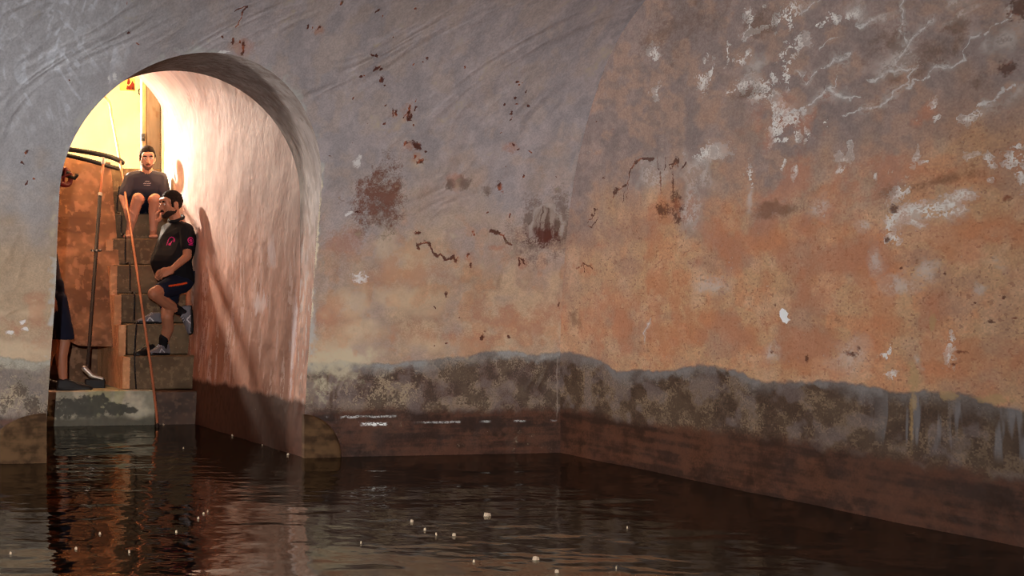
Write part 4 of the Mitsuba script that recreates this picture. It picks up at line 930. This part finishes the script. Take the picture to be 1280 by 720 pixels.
patch(shm, (3.905, 26.7, 2.425), (0, 1, 0), [[(-.022, .024), (.022, .024), (.022, .032), (-.022, .032)], [(-.042, .002), (.042, .002), (.042, .009), (-.042, .009)], [(-.034, -.016), (.034, -.016), (.034, -.010), (-.034, -.010)]], 'pale_print', ks, 'print', 'small pale print')
shorts = U(trunk(pel - (0, 0, .0), pel + (0, 0, .05), pel + (0, 0, .06), pel + (0, 0, .06), pel + (0, 0, .06), pel + (0, 0, .06), sd1, fw1, .012), chain((hpR, .104), (.36 * hpR + .64 * knR, .084)), chain((hpL, .104), (.36 * hpL + .64 * knL, .084)))
put('shorts', soft(cut(shorts, (0, 0, -1), (0, 0, 2.34)), .014, 5, .006, 10, 12), 'navy_cloth', t1, smooth=True, label='dark shorts')

# --- the man standing behind the left side of the archway
t3 = thing('person', 'standing person in dark blue shorts, mostly hidden behind the left side of the archway', 'person')
fw3, sd3 = unit((1, -.1, 0)), unit((.1, 1, 0))
pel, bel, chs, nk = np.array((2.735, 25.22, 1.23)), np.array((2.705, 25.22, 1.40)), np.array((2.67, 25.22, 1.62)), np.array((2.66, 25.22, 1.82))
shA, shB = np.array((2.67, 25.40, 1.75)), np.array((2.67, 25.04, 1.75))
elA, wrA, elB, wrB = np.array((2.66, 25.44, 1.46)), np.array((2.78, 25.42, 1.25)), np.array((2.64, 24.99, 1.46)), np.array((2.70, 25.0, 1.22))
hm, hp_ = head((2.69, 25.22, 2.0), (1, -.1, -.05), (0, 0, 1), 1.0)
legs = []
for hx, kx, ax, hy in ((2.76, 2.835, 2.83, 25.10), (2.74, 2.76, 2.66, 25.32)):
    legs.append((np.array((hx, hy, 1.20)), np.array((kx, hy, .80)), np.array((ax, hy, .42))))
body = U(trunk(pel, bel, chs, nk, shA, shB, sd3, fw3), H((nk - (0, 0, .02), .058), ((2.68, 25.22, 1.93), .054)), hm,
         chain((shA, .054), (elA, .042), (wrA, .028)), chain((shB, .054), (elB, .042), (wrB, .028)), hand(wrA, (.3, 0, -.95), (-.2, 1, 0), (1, 0, .2), .4), hand(wrB, (.2, 0, -.97), (-.2, -1, 0), (1, 0, .2), .4),
         *[chain((h_, .092), (k_, .062), (.64 * k_ + .36 * a_ - (.025, 0, 0), .060), (a_, .038)) for h_, k_, a_ in legs], *[H((a_, .034), (a_ + (.04, 0, -.05), .03)) for _, _, a_ in legs])
put('body', soft(body, .012, 6), 'skin_tan', t3, smooth=True)
put_face(t3, hp_)
shirt = U(trunk(pel, bel, chs, nk - (0, 0, .03), shA, shB, sd3, fw3, .014), chain((shA, .074), (.4 * shA + .6 * elA, .064)), chain((shB, .074), (.4 * shB + .6 * elB, .064)))
put('t_shirt', soft(cut(shirt, (0, 0, 1), (0, 0, 1.17)), .016, 5, .007, 9, 15), 'grey_cloth', t3, smooth=True, label='dark T-shirt')
shorts = U(trunk(pel - (0, 0, .02), pel + (0, 0, .1), pel + (0, 0, .12), pel + (0, 0, .12), pel + (0, 0, .12), pel + (0, 0, .12), sd3, fw3, .012), *[chain((h_, .112), (k_ + (.005, 0, .06), .098)) for h_, k_, a_ in legs])
put('shorts', soft(cut(shorts, (0, 0, 1), (0, 0, .83)), .016, 5, .006, 9, 17), 'navy_cloth', t3, smooth=True, label='dark blue knee-length shorts')
for h_, k_, a_ in legs:
    shoe(t3, a_, np.array((a_[0] - .05, a_[1], .338)), np.array((a_[0] + .255, a_[1] - .04, .338)), (0, 0, 1), 'rubber_black', 'rubber_black')

# --- the seated man's shoes, left on the steps
for lab, he, to in (('grey sneaker left on the second step beside the standing man\'s knee', (3.845, 25.66, .973), (3.63, 25.62, .973)), ('dark sneaker left on the lowest step beside the copper pole', (3.735, 25.40, .663), (3.555, 25.24, .663))):
    q = thing('sneaker', lab, 'shoe')
    dk = 'lowest' in lab
    shoe(q, None, np.array(he), np.array(to), (0, 0, 1), 'rubber_black' if dk else 'sneaker_grey', 'rubber_black', 'upper', None if dk else 'sneaker_pale')

# ---------------------------------------------------------------- flecks floating on the water
def fleck(x, y, r, seed):
    rg = np.random.default_rng(seed)
    a = np.linspace(0, 2 * np.pi, 12, endpoint=False)
    rr = r * (.75 + .4 * rg.random(12))
    th_ = rg.random() * 6
    p2 = np.stack([rr * np.cos(a), rr * np.sin(a) * (.6 + .3 * rg.random())], 1) @ np.array([[math.cos(th_), -math.sin(th_)], [math.sin(th_), math.cos(th_)]])
    top = np.column_stack([p2 * .75 + (x, y), .006 + .008 * rg.random(12) + r * .25])
    bot = np.column_stack([p2 + (x, y), np.full(12, -.003)])
    V = np.vstack([top, bot, [[x, y, .012 + r * .3]], [[x, y, -.004]]])
    F = [[24, i, (i + 1) % 12] for i in range(12)] + [[i, 12 + i, 12 + (i + 1) % 12] for i in range(12)] + [[i, 12 + (i + 1) % 12, (i + 1) % 12] for i in range(12)] + [[25, 12 + (i + 1) % 12, 12 + i] for i in range(12)]
    return trimesh.Trimesh(V, F, process=False)
put('floating_leaf', fleck(4.07, 14.37, .026, 1), 'pale_fleck', label='pale curled leaf floating in mid water, farther of the two largest', cat='leaf')
put('floating_leaf', fleck(3.64, 11.98, .022, 2), 'pale_fleck', label='pale leaf floating at the bottom of the picture, nearer of the two largest', cat='leaf')
for k, (x, y, r) in enumerate([(x, y, r * .7) for x, y, r in [(3.55, 14.1, .014), (3.5, 13.61, .012), (3.49, 13.33, .008), (3.57, 13.26, .015), (3.32, 11.96, .009), (3.57, 11.41, .015), (3.36, 21.08, .011), (2.5, 14.94, .010), (2.42, 14.64, .010), (2.17, 13.86, .010), (1.78, 12.88, .014), (1.76, 13.88, .009), (1.54, 13.11, .010), (1.2, 12.97, .010), (2.55, 15.09, .008),
                               (4.10, 23.25, .012), (4.07, 22.77, .015), (4.09, 23.7, .012), (4.06, 21.29, .014), (4.03, 20.05, .016), (3.76, 24.8, .014), (3.89, 11.49, .006), (4.6, 13.4, .007), (3.0, 13.0, .007)]]):
    far = x > 4.0 and y > 20
    put('floating_fleck', fleck(x, y, r, 10 + k), 'pale_fleck', cat='fleck', label='tiny pale fleck at the foot of the pink stairwell wall' if far else 'tiny pale fleck floating on the open dark water',
        group='flecks along the foot of the stairwell wall' if far else 'pale flecks floating on the open water')
